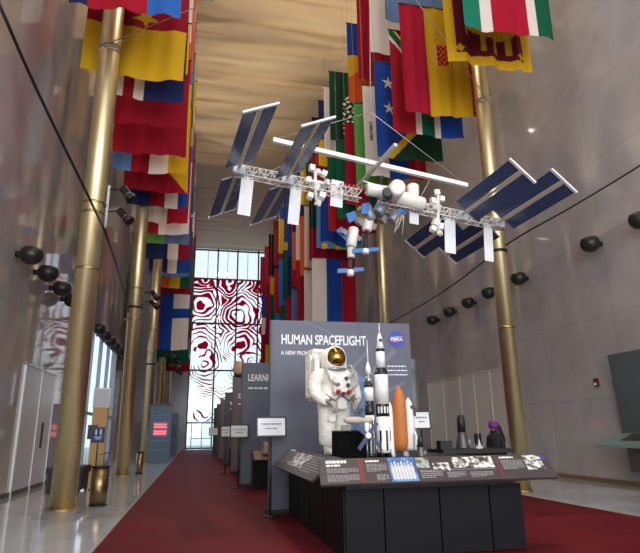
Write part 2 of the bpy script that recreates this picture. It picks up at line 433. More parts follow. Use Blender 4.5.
BALL_L = [at_x(31.6, 254.7, XL+.37), at_x(48.1, 273, XL+.37), at_x(62.2, 288, XL+.37), at_x(72.5, 300, XL+.37), at_x(99, 328, XL+.37), at_x(105, 334, XL+.37), at_x(110.5, 340.6, XL+.37), at_x(115, 346.2, XL+.37), at_x(119.3, 351, XL+.37), at_x(124, 357, XL+.37)]
YB_R = [p.y for p in BALL_R]; YB_L = [p.y for p in BALL_L]
ZR_ = sum(p.z for p in BALL_R)/len(BALL_R); ZL_ = sum(p.z for p in BALL_L)/len(BALL_L)
ordn = ['nearest', 'second', 'third', 'fourth', 'fifth', 'sixth', 'seventh', 'eighth', 'ninth', 'tenth', 'eleventh', 'twelfth']
b0 = make_ball('x')
first = True
def spot(loc, tgt, power, ang, col, name, blend=.6, rad=.1):
    l = bpy.data.lights.new(name, 'SPOT'); l.energy = power; l.spot_size = math.radians(ang); l.spot_blend = blend; l.color = col; l.shadow_soft_size = rad
    o = bpy.data.objects.new(name, l); COL.objects.link(o); o.location = loc
    o.rotation_euler = (Vector(tgt)-Vector(loc)).to_track_quat('-Z', 'Y').to_euler()
for side, ylist, X, z, rz in (('right', YB_R, XR, ZR_, PI), ('left', YB_L, XL, ZL_, 0)):
    for i, y in enumerate(ylist):
        lab = f'{ordn[i]} dark ball uplight in the row along the {side} wall'
        if first: b0.location = (X, y, z); b0.rotation_euler = (0, 0, rz); b0['label'] = lab; first = False
        else: dup(b0, (X, y, z), rz, lab)
        s = 1 if side == 'left' else -1
        spot((X+s*.37, y, z+.32), (X+s*3.2, y, z+12), 1150, 58, (1, .84, .63), 'uplight', 1.0, .12)

# ------------------------------------------------------------------ flags
C = dict(red=(158, 17, 36), crim=(140, 8, 34), mar=(92, 14, 34), yel=(204, 158, 24), gold=(194, 148, 18), blue=(24, 62, 142), navy=(24, 36, 84), lblue=(82, 120, 170), sky=(42, 98, 170),
         grn=(10, 82, 56), dgrn=(10, 52, 32), lgrn=(84, 148, 70), wht=(214, 200, 190), blk=(30, 26, 30), org=(202, 84, 30), teal=(22, 112, 88), gblu=(84, 104, 142), tan=(196, 160, 110), mag=(160, 14, 44))
def cmat(k): return mat('flag_'+k, C[k], .85, spec=.2, bump=.08, nscale=4)
FW = 2.5
TIERZ = {'upper': (15.55, 19.55), 'middle': (11.0, 14.95), 'lower': (7.05, 10.92)}
def vs(*st):            # vertical stripes: (colour, end fraction)
    def f(u, v):
        for c, e in st:
            if u <= e: return c
        return st[-1][0]
    f.ub = [e for c, e in st[:-1]]; f.vb = []; f.fine = False; return f
def hs(*st):            # horizontal bands from the bottom
    def f(u, v):
        for c, e in st:
            if v <= e: return c
        return st[-1][0]
    f.ub = []; f.vb = [e for c, e in st[:-1]]; f.fine = False; return f
def fine(g):
    def f(u, v): return g(u, v)
    f.ub = []; f.vb = []; f.fine = True; return f
def star(u, v, cu, cv, r, asp, rot=0):
    x = (u-cu)*asp[0]; y = (v-cv)*asp[1]; d = math.hypot(x, y)
    if d > r: return False
    a = (math.atan2(x, y)+rot) % (2*PI/5)
    a = min(a, 2*PI/5-a); ri = r*.382
    # edge from tip (a=0,r) to notch (a=36deg, ri)
    p1 = (0, r); p2 = (ri*math.sin(PI/5), ri*math.cos(PI/5)); q = (d*math.sin(a), d*math.cos(a))
    return (p2[0]-p1[0])*(q[1]-p1[1])-(p2[1]-p1[1])*(q[0]-p1[0]) <= 0
AS = (2.5, 3.95)
def flag(side, tier, Y, desc, fn, seed=0, drop=0.0, X0=None, W=2.5):
    FW = W
    z0, z1 = TIERZ[tier]; z0 += drop
    x0 = (-3.28 if side == 'left' else 5.95) if X0 is None else X0
    us = [i/(84 if fn.fine else 20) for i in range((84 if fn.fine else 20)+1)]
    vv = [i/(110 if fn.fine else 14) for i in range((110 if fn.fine else 14)+1)]
    us = sorted(set([round(u, 4) for u in us]+[round(b, 4) for b in fn.ub])); vv = sorted(set([round(v, 4) for v in vv]+[round(b, 4) for b in fn.vb]))
    rnd = random.Random(seed*31+int(Y*10)); ph = rnd.uniform(0, 6); ph2 = rnd.uniform(0, 6); A = rnd.uniform(.03, .065); fr = rnd.uniform(2.0, 3.2)
    keys = []; m = MB(); nu = len(us)
    for v in vv:
        for u in us:
            amp = A*(.35+.65*(1-v))
            y = amp*(math.sin(fr*2*PI*u+ph+.7*v)+.5*math.sin(fr*4.3*PI*u+ph2-1.1*v))
            x = u*FW + .025*(1-v)*math.sin(3*v+ph)
            z = z0 + v*(z1-z0) - (.05*math.sin(PI*u) + .03*math.sin(2*PI*u+ph2))*(1-v)
            m.v.append((x, y, z-z1))
    for j in range(len(vv)-1):
        for i in range(nu-1):
            c = fn((us[i]+us[i+1])/2, (vv[j]+vv[j+1])/2)
            if c not in keys: keys.append(c)
            m.cur = keys.index(c)
            m.face((j*nu+i, j*nu+i+1, (j+1)*nu+i+1, (j+1)*nu+i), True)
    t = thing('flag', desc, 'flag', (x0, Y, z1), 0, f'national flags hanging in the {side} row')
    m.build('cloth', [cmat(k) for k in keys], t)
    MB().tube([(-.04, 0, .02), (FW+.04, 0, .02)], .028, 8).build('rod', M_BLACK, t)
    for wx in (.03, FW-.03): MB().tube([(wx, 0, .02), (wx, 0, ZC-z1)], .006, 5).build('suspension_wire', M_WIRE, t)
    return t
def sa(u, v):
    d = (.86-v)*1.0          # white/green Y rotated, hoist at the top
    c = abs(u-.5)
    if v > .62:
        lim = (v-.62)/.38*.5
        if c < lim-.10: return 'blk'
        if c < lim-.05: return 'yel'
        if c < lim+.07: return 'grn'
        if c < lim+.12: return 'wht'
    else:
        if c < .10: return 'grn'
        if c < .18: return 'wht'
    return 'red' if u < .5 else 'blue'
def srilanka(u, v):
    if u < .09 or u > .91 or v < .07: return 'yel'
    x = (u-.56)*2.5; y = (v-.26)*3.95
    body = (x/.62)**2+((y-.1)/.24)**2 < 1
    head = (x+.58)**2+(y-.3)**2 < .055
    legs = (abs(x+.35) < .07 or abs(x-.02) < .06 or abs(x-.42) < .08) and -.55 < y < 0
    tail = .5 < x < .78 and abs(y-.25-.35*math.sin((x-.5)*8)) < .06
    sword = abs(x+.8) < .04 and -.1 < y < .75
    corner = (abs(u-.14)*2.5+abs(v-.11)*3.95) < .13 or (abs(u-.86)*2.5+abs(v-.11)*3.95) < .13
    return 'gold' if body or head or legs or tail or sword or corner else 'mar'
def spain(u, v):
    if u < .34 or u > .9: return 'mag' if u < .34 else 'red'
    x = (u-.56)*2.5; y = (v-.55)*3.95
    if abs(x) < .27 and abs(y) < .36:
        if abs(x) > .2: return 'tan'
        k = (int((x+.3)*10)+int((y+.4)*10)) % 2
        return 'crim' if k else 'org'
    return 'gold'
def solomon(u, v):
    x = u*2.5; y = v*3.95
    for cx, cy in ((.55, 3.1), (1.05, 2.65), (.55, 2.05), (1.1, 1.7), (.82, 2.4)):
        if (cx, cy) != (.82, 2.4) and star(x, y, cx, cy, .27, (1, 1)): return 'wht'
    d = v*3.95 - (u-.02)*2.6
    if d < -.02-.12 and d > -.5: return 'yel'
    return 'blue' if d > -.14 else 'dgrn'
def lstar(u, v):
    if star(u, v, .58, .505, .36, AS, PI): return 'gold'
    return 'yel' if v < .41 else 'crim'
def redyel(u, v):
    return 'yel' if (u > .62 and v < .9 and (u-.62)/.38 > (v*3.95-.0)/1.0*.0 + max(0, 1-v*4)) else ('crim' if v < .9 else 'crim')
def singapore(u, v):
    x = (u-.42)*2.5; y = (v-.62)*3.95
    if math.hypot(x, y) < .42 and math.hypot(x, y+.17) > .36: return 'wht'
    for a in range(5):
        if star(x, y, .22*math.sin(a*1.257), -.16+.22*math.cos(a*1.257), .1, (1, 1)): return 'wht'
    return 'crim'
def seychelles(u, v):
    d = v*3.95
    if d > 2.35-.2*u: return 'blue'
    if d > 1.2+u*1.6: return 'yel'
    return 'org'
def saudi(u, v):
    # vertical band of white lettering, hung fly down, and a red edge below
    x = (u-.5)*2.5; y = v*3.95
    if .12 < v < .66 and .28 < u < .7:
        g = math.sin(y*23+math.sin(x*9)*2)+math.sin(x*21+math.sin(y*11)*2.2)
        if g > .55: return 'wht'
    return 'dgrn'
def emblemw(u, v):
    if u > .38: return 'blue' if u < .7 else 'red'
    x = (u-.12)*2.5; y = v*3.95
    if abs(x) < .055 and 1.5 < y < 2.35 and math.sin(y*40+x*60) > -.6: return 'blk'
    return 'wht'
def kaz(u, v):
    x = u*2.5; y = v*3.95
    if y < .28+.16*math.sin(x*3.1) or u < .10:
        for cx in (.45, 1.15, 1.9):
            if math.hypot(x-cx, y-.16) < .17: return 'yel'
        return 'lblue' if u < .35 else 'lgrn' if y < .2 else 'lblue'
    return 'blue'
def cross(cl, bg, cu, cv, w):
    def g(u, v): return cl if abs(u-cu)*2.5 < w or abs(v-cv)*3.6 < w else bg
    return fine(g)
def bordered(u, v): return 'red' if u > .86 or v < .07 or u < .06 else 'wht'
S = 0
def F_(side, tier, Y, desc, fn, **k):
    global S; S += 1; flag(side, tier, Y, desc, fn, S, **k)
# ---- left row, middle tier (faces the camera)
F_('left', 'middle', 11.6, 'red flag with bright blue right side, at top of the left row', vs(('navy', .16), ('red', .69), ('sky', 1)), drop=.12)
F_('left', 'middle', 14.02, 'red flag with gold star over a broad yellow band, behind the left column', fine(lstar), X0=-3.45, W=2.7)
F_('left', 'middle', 15.05, 'navy flag with white-edged dark red stripe, below the yellow band', vs(('blue', .2), ('wht', .31), ('crim', .43), ('wht', .54), ('navy', 1)))
F_('left', 'middle', 16.5, 'crimson flag with yellow upper part, behind the navy and white striped one', hs(('crim', .5), ('yel', 1)))
F_('left', 'middle', 18.5, 'plain dark crimson flag in the left row, above a four-colour striped one', hs(('crim', 1)))
F_('left', 'middle', 19.95, 'light blue, dark red, white and yellow striped flag in the left row', vs(('lblue', .24), ('crim', .48), ('wht', .74), ('yel', 1)), X0=-3.42, W=2.66)
F_('left', 'middle', 21.7, 'dark red flag with slanting yellow right corner in the left row', fine(lambda u, v: 'yel' if (u-.66)*2.5 > max(0, (.26-v)*3.2) else 'crim'))
F_('left', 'middle', 23.3, 'blue flag with dark red and white stripes, below the slanting yellow corner', vs(('navy', .38), ('crim', .62), ('wht', .84), ('blue', 1)))
F_('left', 'middle', 25.2, 'white and red halved flag in the left row, above a dark red and white one', vs(('wht', .62), ('red', 1)))
F_('left', 'middle', 26.75, 'dark red and white flag in the left row, above the green and light blue hem', vs(('crim', .42), ('wht', 1)))
F_('left', 'middle', 28.25, 'light green and pale blue flag in the left row, above a navy white red one', vs(('lgrn', .5), ('gblu', 1)))
F_('left', 'middle', 31.0, 'navy, white and red striped flag in the left row', vs(('navy', .52), ('wht', .75), ('crim', 1)))
F_('left', 'middle', 34.6, 'navy, white and blue flag with pale hem, above the orange yellow green one', fine(lambda u, v: 'gblu' if v < .06 else 'navy' if u < .45 else 'wht' if u < .68 else 'blue'))
F_('left', 'middle', 37.4, 'orange, yellow and green striped flag in the left row', vs(('org', .45), ('yel', .72), ('grn', 1)))
for Y, d, fn in ((40.6, 'plain crimson', hs(('crim', 1))), (44.2, 'blue', hs(('blue', 1))), (48.5, 'dark green', hs(('grn', 1)))):
    F_('left', 'middle', Y, f'{d} flag far down the left row, middle tier, only its edge showing', fn)
# ---- left row, lower tier (far half of the hall)
F_('left', 'lower', 39.0, 'blue flag with white cross pattern and red-edged white strip, lower left row', fine(lambda u, v: ('red' if u < .05 or .17 < u < .23 or v < .05 else 'wht') if u < .23 else ('wht' if u > .56 and (v > .74 or v < .56) else 'blue')))
F_('left', 'lower', 43.0, 'plain green flag in the lower left row, under the blue and white cross', hs(('grn', 1)))
F_('left', 'lower', 46.5, 'white, red and green striped flag low in the left row', hs(('grn', .25), ('wht', .5), ('red', 1)))
F_('left', 'lower', 49.5, 'red, white and blue banded flag lowest in the left row', hs(('red', .2), ('wht', .35), ('blue', .6), ('red', 1)))
F_('left', 'lower', 52.85, 'crimson flag at the far end of the lower left row', hs(('crim', .3), ('wht', .4), ('crim', 1)))
# ---- left row, upper tier (inner edges show against the ceiling)
ul = [(18.2, 'white', hs(('wht', 1))),
      (20.0, 'orange', hs(('org', 1))), (22.0, 'grey-blue', hs(('gblu', 1))), (24.2, 'dark green', hs(('dgrn', 1))), (26.5, 'yellow', hs(('yel', 1))),
      (29.0, 'bright blue', hs(('blue', 1))), (32.0, 'maroon', hs(('mar', 1))), (35.5, 'navy', hs(('navy', 1))), (40.0, 'green and white', hs(('wht', .5), ('grn', 1))), (45.5, 'crimson', hs(('crim', 1))), (51, 'black and green', hs(('dgrn', .5), ('blk', 1)))]
for Y, d, fn in ul:
    F_('left', 'upper', Y, f'{d} flag in the upper tier of the left row, inner edge showing', fn, X0=-3.28+.03*math.sin(Y))
# ---- right row, middle tier
F_('right', 'middle', 10.4, 'green, white and red striped flag nearest at the top of the right row', vs(('teal', .2), ('wht', .31), ('mag', .71), ('wht', .81), ('grn', 1)), X0=5.98)
F_('right', 'middle', 11.7, 'maroon flag with yellow border and gold lion beside the right column', fine(srilanka), X0=6.15)
F_('right', 'middle', 14.2, 'red and gold vertically striped flag with crest in the right row', fine(spain), X0=5.86)
F_('right', 'middle', 15.45, 'red, green and blue flag with white-edged green Y in the right row', fine(sa))
F_('right', 'middle', 17.2, 'blue flag with white stars and yellow diagonal over dark green', fine(solomon))
F_('right', 'middle', 18.7, 'white flag with small dark emblem, blue and red on its right', fine(emblemw))
F_('right', 'middle', 20.0, 'light green flag in the right row below the blue yellow orange one', vs(('lgrn', .55), ('tan', 1)))
F_('right', 'middle', 21.6, 'red flag with dark green side, behind the light green one', vs(('red', .42), ('grn', .75), ('red', 1)))
F_('right', 'middle', 23.2, 'green flag with yellow and red stripes behind the station truss', vs(('grn', .36), ('yel', .55), ('red', 1)))
F_('right', 'middle', 25.0, 'red and green flag with white hem in the right row, middle tier', fine(lambda u, v: 'red' if u < .5 and v < .6 else 'grn' if v > .35 else 'crim'))
F_('right', 'middle', 27.6, 'blue flag with pale blue edge and yellow circles along its hem', fine(kaz), X0=5.9)
mr_ = [(29.9, 'dark green over crimson', hs(('crim', .5), ('dgrn', 1))), (31.4, 'white', hs(('wht', 1))), (33.0, 'orange', hs(('org', 1))), (34.4, 'white and red', hs(('red', .35), ('wht', 1))),
       (36.0, 'orange-red', hs(('red', .3), ('org', 1))), (38.0, 'navy', hs(('navy', .7), ('blue', 1))), (40.2, 'dark green', hs(('grn', 1))), (42.5, 'bright blue', hs(('sky', 1))), (45.2, 'plain red', hs(('red', 1))),
       (48.0, 'yellow and green', hs(('grn', .6), ('yel', 1))), (51.2, 'crimson', hs(('crim', 1))), (54.6, 'blue and white', hs(('wht', .4), ('blue', 1)))]
for Y, d, fn in mr_:
    F_('right', 'middle', Y, f'{d} flag in the middle tier of the right row, far down hall', fn)
# ---- right row, upper tier
F_('right', 'upper', 15.7, 'grey-blue flag at the top edge beside the red and gold one', hs(('gblu', 1)))
F_('right', 'upper', 17.4, 'plain white flag hanging high in the right row above the starred blue one', hs(('wht', 1)))
F_('right', 'upper', 19.1, 'dark red flag with white crescent hanging high in the right row', fine(singapore))
F_('right', 'upper', 20.7, 'blue, yellow and orange flag hanging high against the ceiling', fine(seychelles))
F_('right', 'upper', 24.3, 'dark green flag with white script hanging high in the right row', fine(saudi))
F_('right', 'upper', 25.6, 'cream flag hanging high, behind the dark green one with script', hs(('wht', 1)))
F_('right', 'upper', 27.0, 'blue over yellow flag hanging high in the right row', hs(('yel', .4), ('navy', 1)))
ur = [(28.8, 'red and black', hs(('red', .4), ('blk', 1))), (30.6, 'dark green', hs(('dgrn', 1))), (32.6, 'gold', hs(('gold', 1))), (34.8, 'navy', hs(('navy', 1))), (37.2, 'maroon', hs(('mar', 1))), (39.8, 'blue', hs(('blue', 1))),
      (42.8, 'yellow and blue', hs(('yel', .75), ('blue', 1))), (46.0, 'crimson', hs(('crim', 1))), (49.4, 'charcoal black', hs(('blk', 1))), (53.0, 'bright red', hs(('mag', 1))), (56.6, 'plain red', hs(('red', 1)))]
for Y, d, fn in ur:
    F_('right', 'upper', Y, f'{d} flag in the upper tier of the right row, far down hall', fn)
# ---- right row, lower tier
F_('right', 'lower', 29.2, 'white, blue and red flag hanging just above the big grey title panel', vs(('wht', .33), ('blue', .68), ('red', 1)))
lr = [(31.6, 'cream', hs(('wht', 1))), (33.8, 'purple-red', hs(('crim', 1))), (36.2, 'light blue', hs(('gblu', 1))), (38.8, 'plain red', hs(('mag', 1))), (41.5, 'blue and green', hs(('blue', .5), ('grn', 1))),
      (44.5, 'sky blue', hs(('sky', 1))), (47.8, 'dark green', hs(('grn', 1))), (51.2, 'yellow', hs(('yel', .6), ('crim', 1))), (54.8, 'crimson and white', hs(('wht', .2), ('crim', 1)))]
for Y, d, fn in lr:
    F_('right', 'lower', Y, f'{d} flag in the lower tier of the right row, far down hall', fn)

# ------------------------------------------------------------------ space station model
O = at_z(365, 197, 5.8)
iss = thing('space_station_model', 'large white space station model with dark blue solar wings, hung in mid air', 'model', O)
R3 = Matrix.Rotation(.1, 3, 'Z') @ Matrix.Rotation(-.031, 3, 'X') @ Matrix.Rotation(.087, 3, 'Y')
iss.rotation_euler = R3.to_euler()
R3i = R3.transposed()
CAMP = R3i @ (Vector((0, 0, H))-O)
def il(px, py, y=0.0):      # a point of the model on its own plane y = const
    d = R3i @ Vector(ray(px, py)); t = (y-CAMP.y)/d.y
    return CAMP+d*t
M_MODEL = mat('model_white', (226, 222, 214), .45)
M_MODELG = mat('model_grey', (132, 138, 146), .4, .3)
M_FOIL = mat('radiator_white', (224, 226, 228), .35)
M_BLUEP = mat('blue_array', (58, 112, 176), .35)
M_BEIGE = mat('mast_beige', (200, 188, 166), .6)
tr = MB()
hw = .085
def truss(x0, x1, n):
    c = [(-hw, -hw), (hw, -hw), (hw, hw), (-hw, hw)]
    for (y, z) in c: tr.tube([(x0, y, z), (x1, y, z)], .011, 6)
    for i in range(n):
        a = x0+(x1-x0)*i/n; b = x0+(x1-x0)*(i+1)/n
        for k in range(4):
            p, q = c[k], c[(k+1) % 4]
            if i % 2: p, q = q, p
            tr.tube([(a, p[0], p[1]), (b, q[0], q[1])], .007, 5)
            tr.tube([(a, c[k][0], c[k][1]), (a, c[(k+1) % 4][0], c[(k+1) % 4][1])], .006, 5)
truss(-2.5, -.1, 22); truss(.3, 2.98, 22)
tr.build('truss', M_MODEL, iss)
for x in (-2.445, -1.561, 2.05, 2.893):
    MB().box((x+.02, 0, 0), (.22, .2, .17)).build('equipment_box', mat('silver_foil', (186, 190, 196), .3, .5), iss)
# eight double wings
for i, x in enumerate((-2.445, -1.561, 2.05, 2.893)):
    be = .528 if i < 2 else -.611
    Rw = Matrix.Rotation(-be, 3, 'Y')
    for s in (-1, 1):
        wb = bpy.data.objects.new('solar_wing', None)
        me = MB(); g, L, w = .238, 1.963, .574
        for q in (-1, 1):
            me.box((q*(w*.25+.022), s*(g+L)/2, 0), (w*.5-.05, L-g, .008))
        o = me.build('solar_wing', M_CELL, iss, (x, 0, .012)); o.rotation_euler = Rw.to_euler()
        MB().box((0, s*L, 0), (w+.03, .05, .03)).build('end_bar', M_WHITE, o)
        MB().box((0, s*g, 0), (w*.96, .035, .02)).build('end_bar', M_MODELG, o)
        MB().box((0, s*(L/2+.03), -.012), (.055, L-.08, .02)).build('mast', M_BEIGE, o)
# radiators hanging under the truss
for (l, r, t, bm_) in ((242, 254.5, 172, 215), (291, 302, 182, 224), (332, 344, 176, 206), (445, 455.5, 214, 252), (484, 492.5, 220, 260), (410, 419, 208, 223)):
    a = il(l, t+3, .05); b = il(r, t+3, .05); c = il((l+r)/2-3.5, bm_, .05)
    w = (b-a).length
    MB().box(((a.x+b.x)/2, .07, (a.z+c.z)/2), (w*.98, .014, abs(a.z-c.z))).build('radiator', M_FOIL, iss)
# white boxes clustered on the truss
cl = MB(); rr = random.Random(3)
for (px, py, s) in ((312, 168, .10), (318, 172, .085), (324, 174, .10), (309, 180, .09), (316, 187, .1), (310, 196, .1), (322, 196, .11), (318, 203, .09), (327, 182, .08),
                    (437, 193, .1), (442, 199, .09), (433, 201, .1), (437, 207, .11), (441, 226, .1), (436, 222, .12), (433, 229, .1), (440, 233, .08)):
    p = il(px, py, -.12+rr.uniform(-.05, .05)); MB().box(p, (s, s*.9, s*1.15), Euler((rr.uniform(-.3, .3), rr.uniform(-.3, .3), rr.uniform(-.5, .5))).to_matrix()).build('payload_box', M_MODEL, iss)
for a, b in (((315, 170), (316, 200)), ((438, 195), (438, 230)), ((310, 181), (325, 184))):
    MB().tube([il(a[0], a[1], -.1), il(b[0], b[1], -.1)], .03, 8).build('payload_mast', M_MODEL, iss)
lt = MB()
for k in range(8):
    p = il(340+4*k, 186.5+.55*k, 0); lt.box(p, (.03, .16, .07))
lt.build('rail_cart', mat('model_red', (150, 60, 56), .5), iss)
def cyl(a, b, r, name, m, prof=None):
    a = Vector(a); b = Vector(b); L = (b-a).length
    Rq = (b-a).to_track_quat('Z', 'Y').to_matrix()
    pr = prof(L) if prof else [(r*.75, 0), (r, L*.06), (r, L*.94), (r*.75, L)]
    return MB().lathe(pr, a, Rq, 18).build(name, m, iss)
# pressurised modules round the centre
cyl(il(366, 189, -.05), il(395, 194, -.05), .125, 'module', M_MODEL)
cyl(il(396, 197, -.1), il(424, 205, -.1), .14, 'module', M_MODEL)
cyl(il(392, 195, -.05), il(398, 187, -.55), .155, 'module', M_MODEL)
cyl(il(389, 196, -.1), il(387.5, 192, -.45), .10, 'docking_port', mat('port_dark', (60, 60, 62), .5))
cyl(il(413, 203, -.1), il(413, 185, -.1), .115, 'module', M_MODEL)
cyl(il(380, 186, -.05), il(382, 176, -.05), .03, 'antenna', M_BLACK)
cyl(il(384, 203, .1), il(377, 214, .1), .115, 'module', M_MODELG)
cyl(il(398, 212, .05), il(391, 221, .05), .085, 'module', M_MODELG)
cyl(il(366, 206, .15), il(372, 221, .15), .1, 'module', M_MODELG)
cyl(il(370, 216, .2), il(366.5, 231, .2), .095, 'module', M_MODEL)
cyl(il(354, 228, .25), il(351, 247, .25), .10, 'module', M_MODEL)
cyl(il(351, 246, .3), il(351, 258, .3), .07, 'module', M_MODEL)
cyl(il(366.5, 231, .2), il(365.5, 250, .2), .035, 'docking_port', M_BLACK)
cyl(il(351, 256, .3), il(350.5, 273, .3), .04, 'docking_port', M_BLACK)
cyl(il(365.5, 249, .2), il(365.5, 254, .2), .065, 'module', M_MODEL)
cyl(il(350.5, 270, .3), il(350.5, 276, .3), .065, 'module', M_MODEL)
cyl(il(405, 214, .05), il(396, 209, .05), .07, 'module', M_BLUEP)
jn = MB()
for p, s in (((360, 222), .13), ((372, 226), .12), ((344, 232), .1), ((383, 219), .14), ((390, 213), .13), ((361, 210), .1), ((358, 238), .09)): MB().box(il(p[0], p[1], .22), (s, s, s*.9), Euler((.4, .3, .5)).to_matrix()).build('junction_node', mat('node_grey', (150, 146, 146), .5), iss)
def bpanel(c4, y, name='blue_array'):
    pts = [il(px, py, y) for px, py in c4]
    off = Vector((0, .015, 0))
    MB().hexa([p-off for p in pts]+[p+off for p in pts]).build(name, M_BLUEP, iss)
bpanel([(336, 231), (341, 227), (356, 238), (351, 246)], .3)
bpanel([(346, 214), (355, 211), (357, 219), (349, 223)], .1)
bpanel([(362, 204), (369, 203), (368, 214), (361, 214)], .05)
for cx, cy, y in ((365.5, 251, .2), (350.5, 271, .3)):
    bpanel([(cx-13, cy-2), (cx-3, cy-2.5), (cx-3, cy+1.8), (cx-13, cy+2)], y)
    bpanel([(cx+3, cy-3), (cx+13, cy-3.5), (cx+13, cy), (cx+3, cy+1.2)], y)
cn = MB()
for k in range(9):
    a = il(402+k*.9, 207, .02); b = il(397+rr.uniform(-3, 6), 226+rr.uniform(-6, 9), .02); cn.tube([a, (a+b)/2+Vector((rr.uniform(-.03, .03), 0, .03)), b], .006, 5)
cn.build('loose_cabling', M_BEIGE, iss)
arm = MB().tube([il(363, 181, -.1), il(376, 185, -.1), il(377, 194, -.1)], .016, 6); arm.build('robot_arm', M_MODEL, iss)
# lifting beams and bridle above the model
sbm = MB()
pL, pR = il(273, 140, 0), il(467, 185.5, 0)
b1 = R3 @ pL + O; b2 = R3 @ pR + O
zb_ = (pL.z+pR.z)/2
def ilz(px, py, z):
    d = R3i @ Vector(ray(px, py)); t = (z-CAMP.z)/d.z
    return CAMP+d*t
c1 = R3 @ ilz(395.5, 142, zb_-.02) + O; c2 = R3 @ ilz(356, 186, zb_-.02) + O
sb = thing('lifting_beam', 'white crossed lifting beams on thin wires just above the space station model', 'beam', (b1+b2)/2)
mid = (b1+b2)/2
def bar(a, b, w, h, name, m, par):
    a = a-mid; b = b-mid; L = (b-a).length
    Rq = (b-a).to_track_quat('X', 'Z').to_matrix()
    MB().box((a+b)/2, (L, w, h), Rq).build(name, m, par)
bar(b1, b2, .08, .085, 'main_beam', M_WHITE, sb)
bar(c1-Vector((0, 0, .055)), c2-Vector((0, 0, .055)), .07, .06, 'cross_beam', mat('beam_grey', (196, 194, 192), .4), sb)
wz = MB(); low = at_y(370.5, 112, 9.0)
wz.tube([Vector((APEX.x, APEX.y, ZC))-mid, APEX-mid], .01, 6); wz.tube([APEX-mid, low-mid], .008, 6)
for p in (b1, b2): wz.tube([low-mid, p-mid], .006, 6)
for p, q in ((b1*.8+b2*.2, R3 @ Vector((-1.9, 0, .09))+O), (b1*.2+b2*.8, R3 @ Vector((1.1, 0, .09))+O), (c2, R3 @ Vector((0, 0, .1))+O)):
    wz.tube([p-mid, q-mid], .006, 6)
wz.build('bridle_wire', M_WIRE, sb)

# ------------------------------------------------------------------ title panels
def board(Y, x0, x1, z1, label, m, th=.14):
    t = thing('title_board', label, 'sign board', ((x0+x1)/2, Y, .024))
    w = x1-x0
    MB().box((0, th/2, z1/2), (w, th, z1)).build('board', m, t, bevel=.008)
    MB().box((-w/2-.012, th/2, z1/2), (.022, th+.02, z1)).build('edge_strip', M_BOARDE, t)
    MB().box((0, th/2+.02, .03), (w+.12, th+.22, .06)).build('foot', M_BLACK, t)
    return t
def lines(par, rows, y, m=M_TEXT, name='caption_line'):
    o = None
    for x, z, w, h in rows:
        # a broken row of small strokes, as unreadable small print
        mm = MB(); k = x
        rl = random.Random(int(x*100+z*999))
        while k < x+w:
            s = min(rl.uniform(.03, .1)*max(.6, h/.03), x+w-k); mm.box((k+s/2, y, z), (s, .004, h)); k += s+.02*max(.6, h/.03)
        o = mm.build(name, m, par)
    return o
PX0, PX1, PY = 1.45, 4.50, 11.42
tp = board(PY, PX0, PX1, 3.755, 'large blue-grey title panel reading HUMAN SPACEFLIGHT behind the spacesuit', M_BOARD)
cxp = (PX0+PX1)/2
text('title_lettering', 'HUMAN SPACEFLIGHT', .285, M_TEXT, tp, (1.655-cxp, -.006, 3.255), sx=.64, bold=.006)
text('subtitle_lettering', 'A NEW FRONTIER', .115, M_TEXT, tp, (1.655-cxp, -.006, 3.03), sx=.82, bold=.002)
lines(tp, [(3.95-cxp, 2.82-.09*k, (.42, .44, .46, .42, .30)[k], .024) for k in range(3)], -.004)
# emblem: blue disc, white letters, red chevron, white orbit
em = MB(); cx0, cz0 = 4.19-cxp, 3.41
em.lathe([(.175, 0), (.175, .006)], (cx0, -.002, cz0), Matrix.Rotation(PI/2, 3, 'X'), 32)
eo = em.build('emblem_disc', mat('emblem_blue', (54, 70, 178), .5), tp)
text('emblem_letters', 'NASA', .108, M_TEXT, eo, (cx0, -.012, cz0-.036), sx=.92, bold=.004, align='CENTER')
ch = MB(); ch.tube([(cx0-.21, -.011, cz0-.02), (cx0-.02, -.011, cz0-.09), (cx0+.05, -.011, cz0-.02), (cx0+.21, -.011, cz0+.13)], [.004, .011, .011, .003], 6)
ch.build('emblem_chevron', mat('emblem_red', (214, 40, 60), .5), eo)
MB().tube([(cx0+.15*math.cos(a), -.0105, cz0+.055*math.sin(a)+.02*math.cos(a)) for a in [2*PI*k/28 for k in range(25)]], .003, 5).build('emblem_orbit', M_TEXT, eo)
# printed picture on the panel: blue limb of a planet and a craft, with faint streaks
M_EARTH = mat('print_earth', (92, 128, 170), .5, noise=.8, nscale=5)
pe = MB(); ec = (3.02-cxp, 1.95)
pe.poly([(ec[0]+.58*math.cos(a), -.003, ec[1]+.82*math.sin(a)) for a in [2*PI*k/40 for k in range(40)]]); pe.build('printed_planet', M_EARTH, tp)
ps = MB()
for a, b, w in (((2.1, 3.78), (2.75, 3.5), .05), ((3.0, 2.2), (4.1, 3.2), .08), ((2.7, 2.35), (3.5, 3.15), .05), ((3.3, 2.05), (4.3, 2.5), .05)):
    ps.poly([(a[0]-cxp, -.0025, a[1]), (a[0]-cxp+w, -.0025, a[1]-w), (b[0]-cxp+w, -.0025, b[1]-w), (b[0]-cxp, -.0025, b[1])])
ps.build('printed_streaks', mat('print_streak', (112, 114, 128), .5), tp)
pb = MB(); pb.poly([(4.0-cxp, -.003, 1.75), (4.2-cxp, -.003, 1.75), (4.15-cxp, -.003, 2.3), (4.02-cxp, -.003, 2.2)]); pb.build('printed_craft', mat('print_blue', (50, 92, 190), .5), tp)
M_BROWN = mat('brown_panel', (118, 100, 94), .5); M_GREY2 = mat('dark_grey_panel', (88, 84, 92), .5)
p2 = board(17.33, 1.34, 4.4, 3.57, 'blue-grey title panel reading LEARNING, second in the line', M_BOARD)
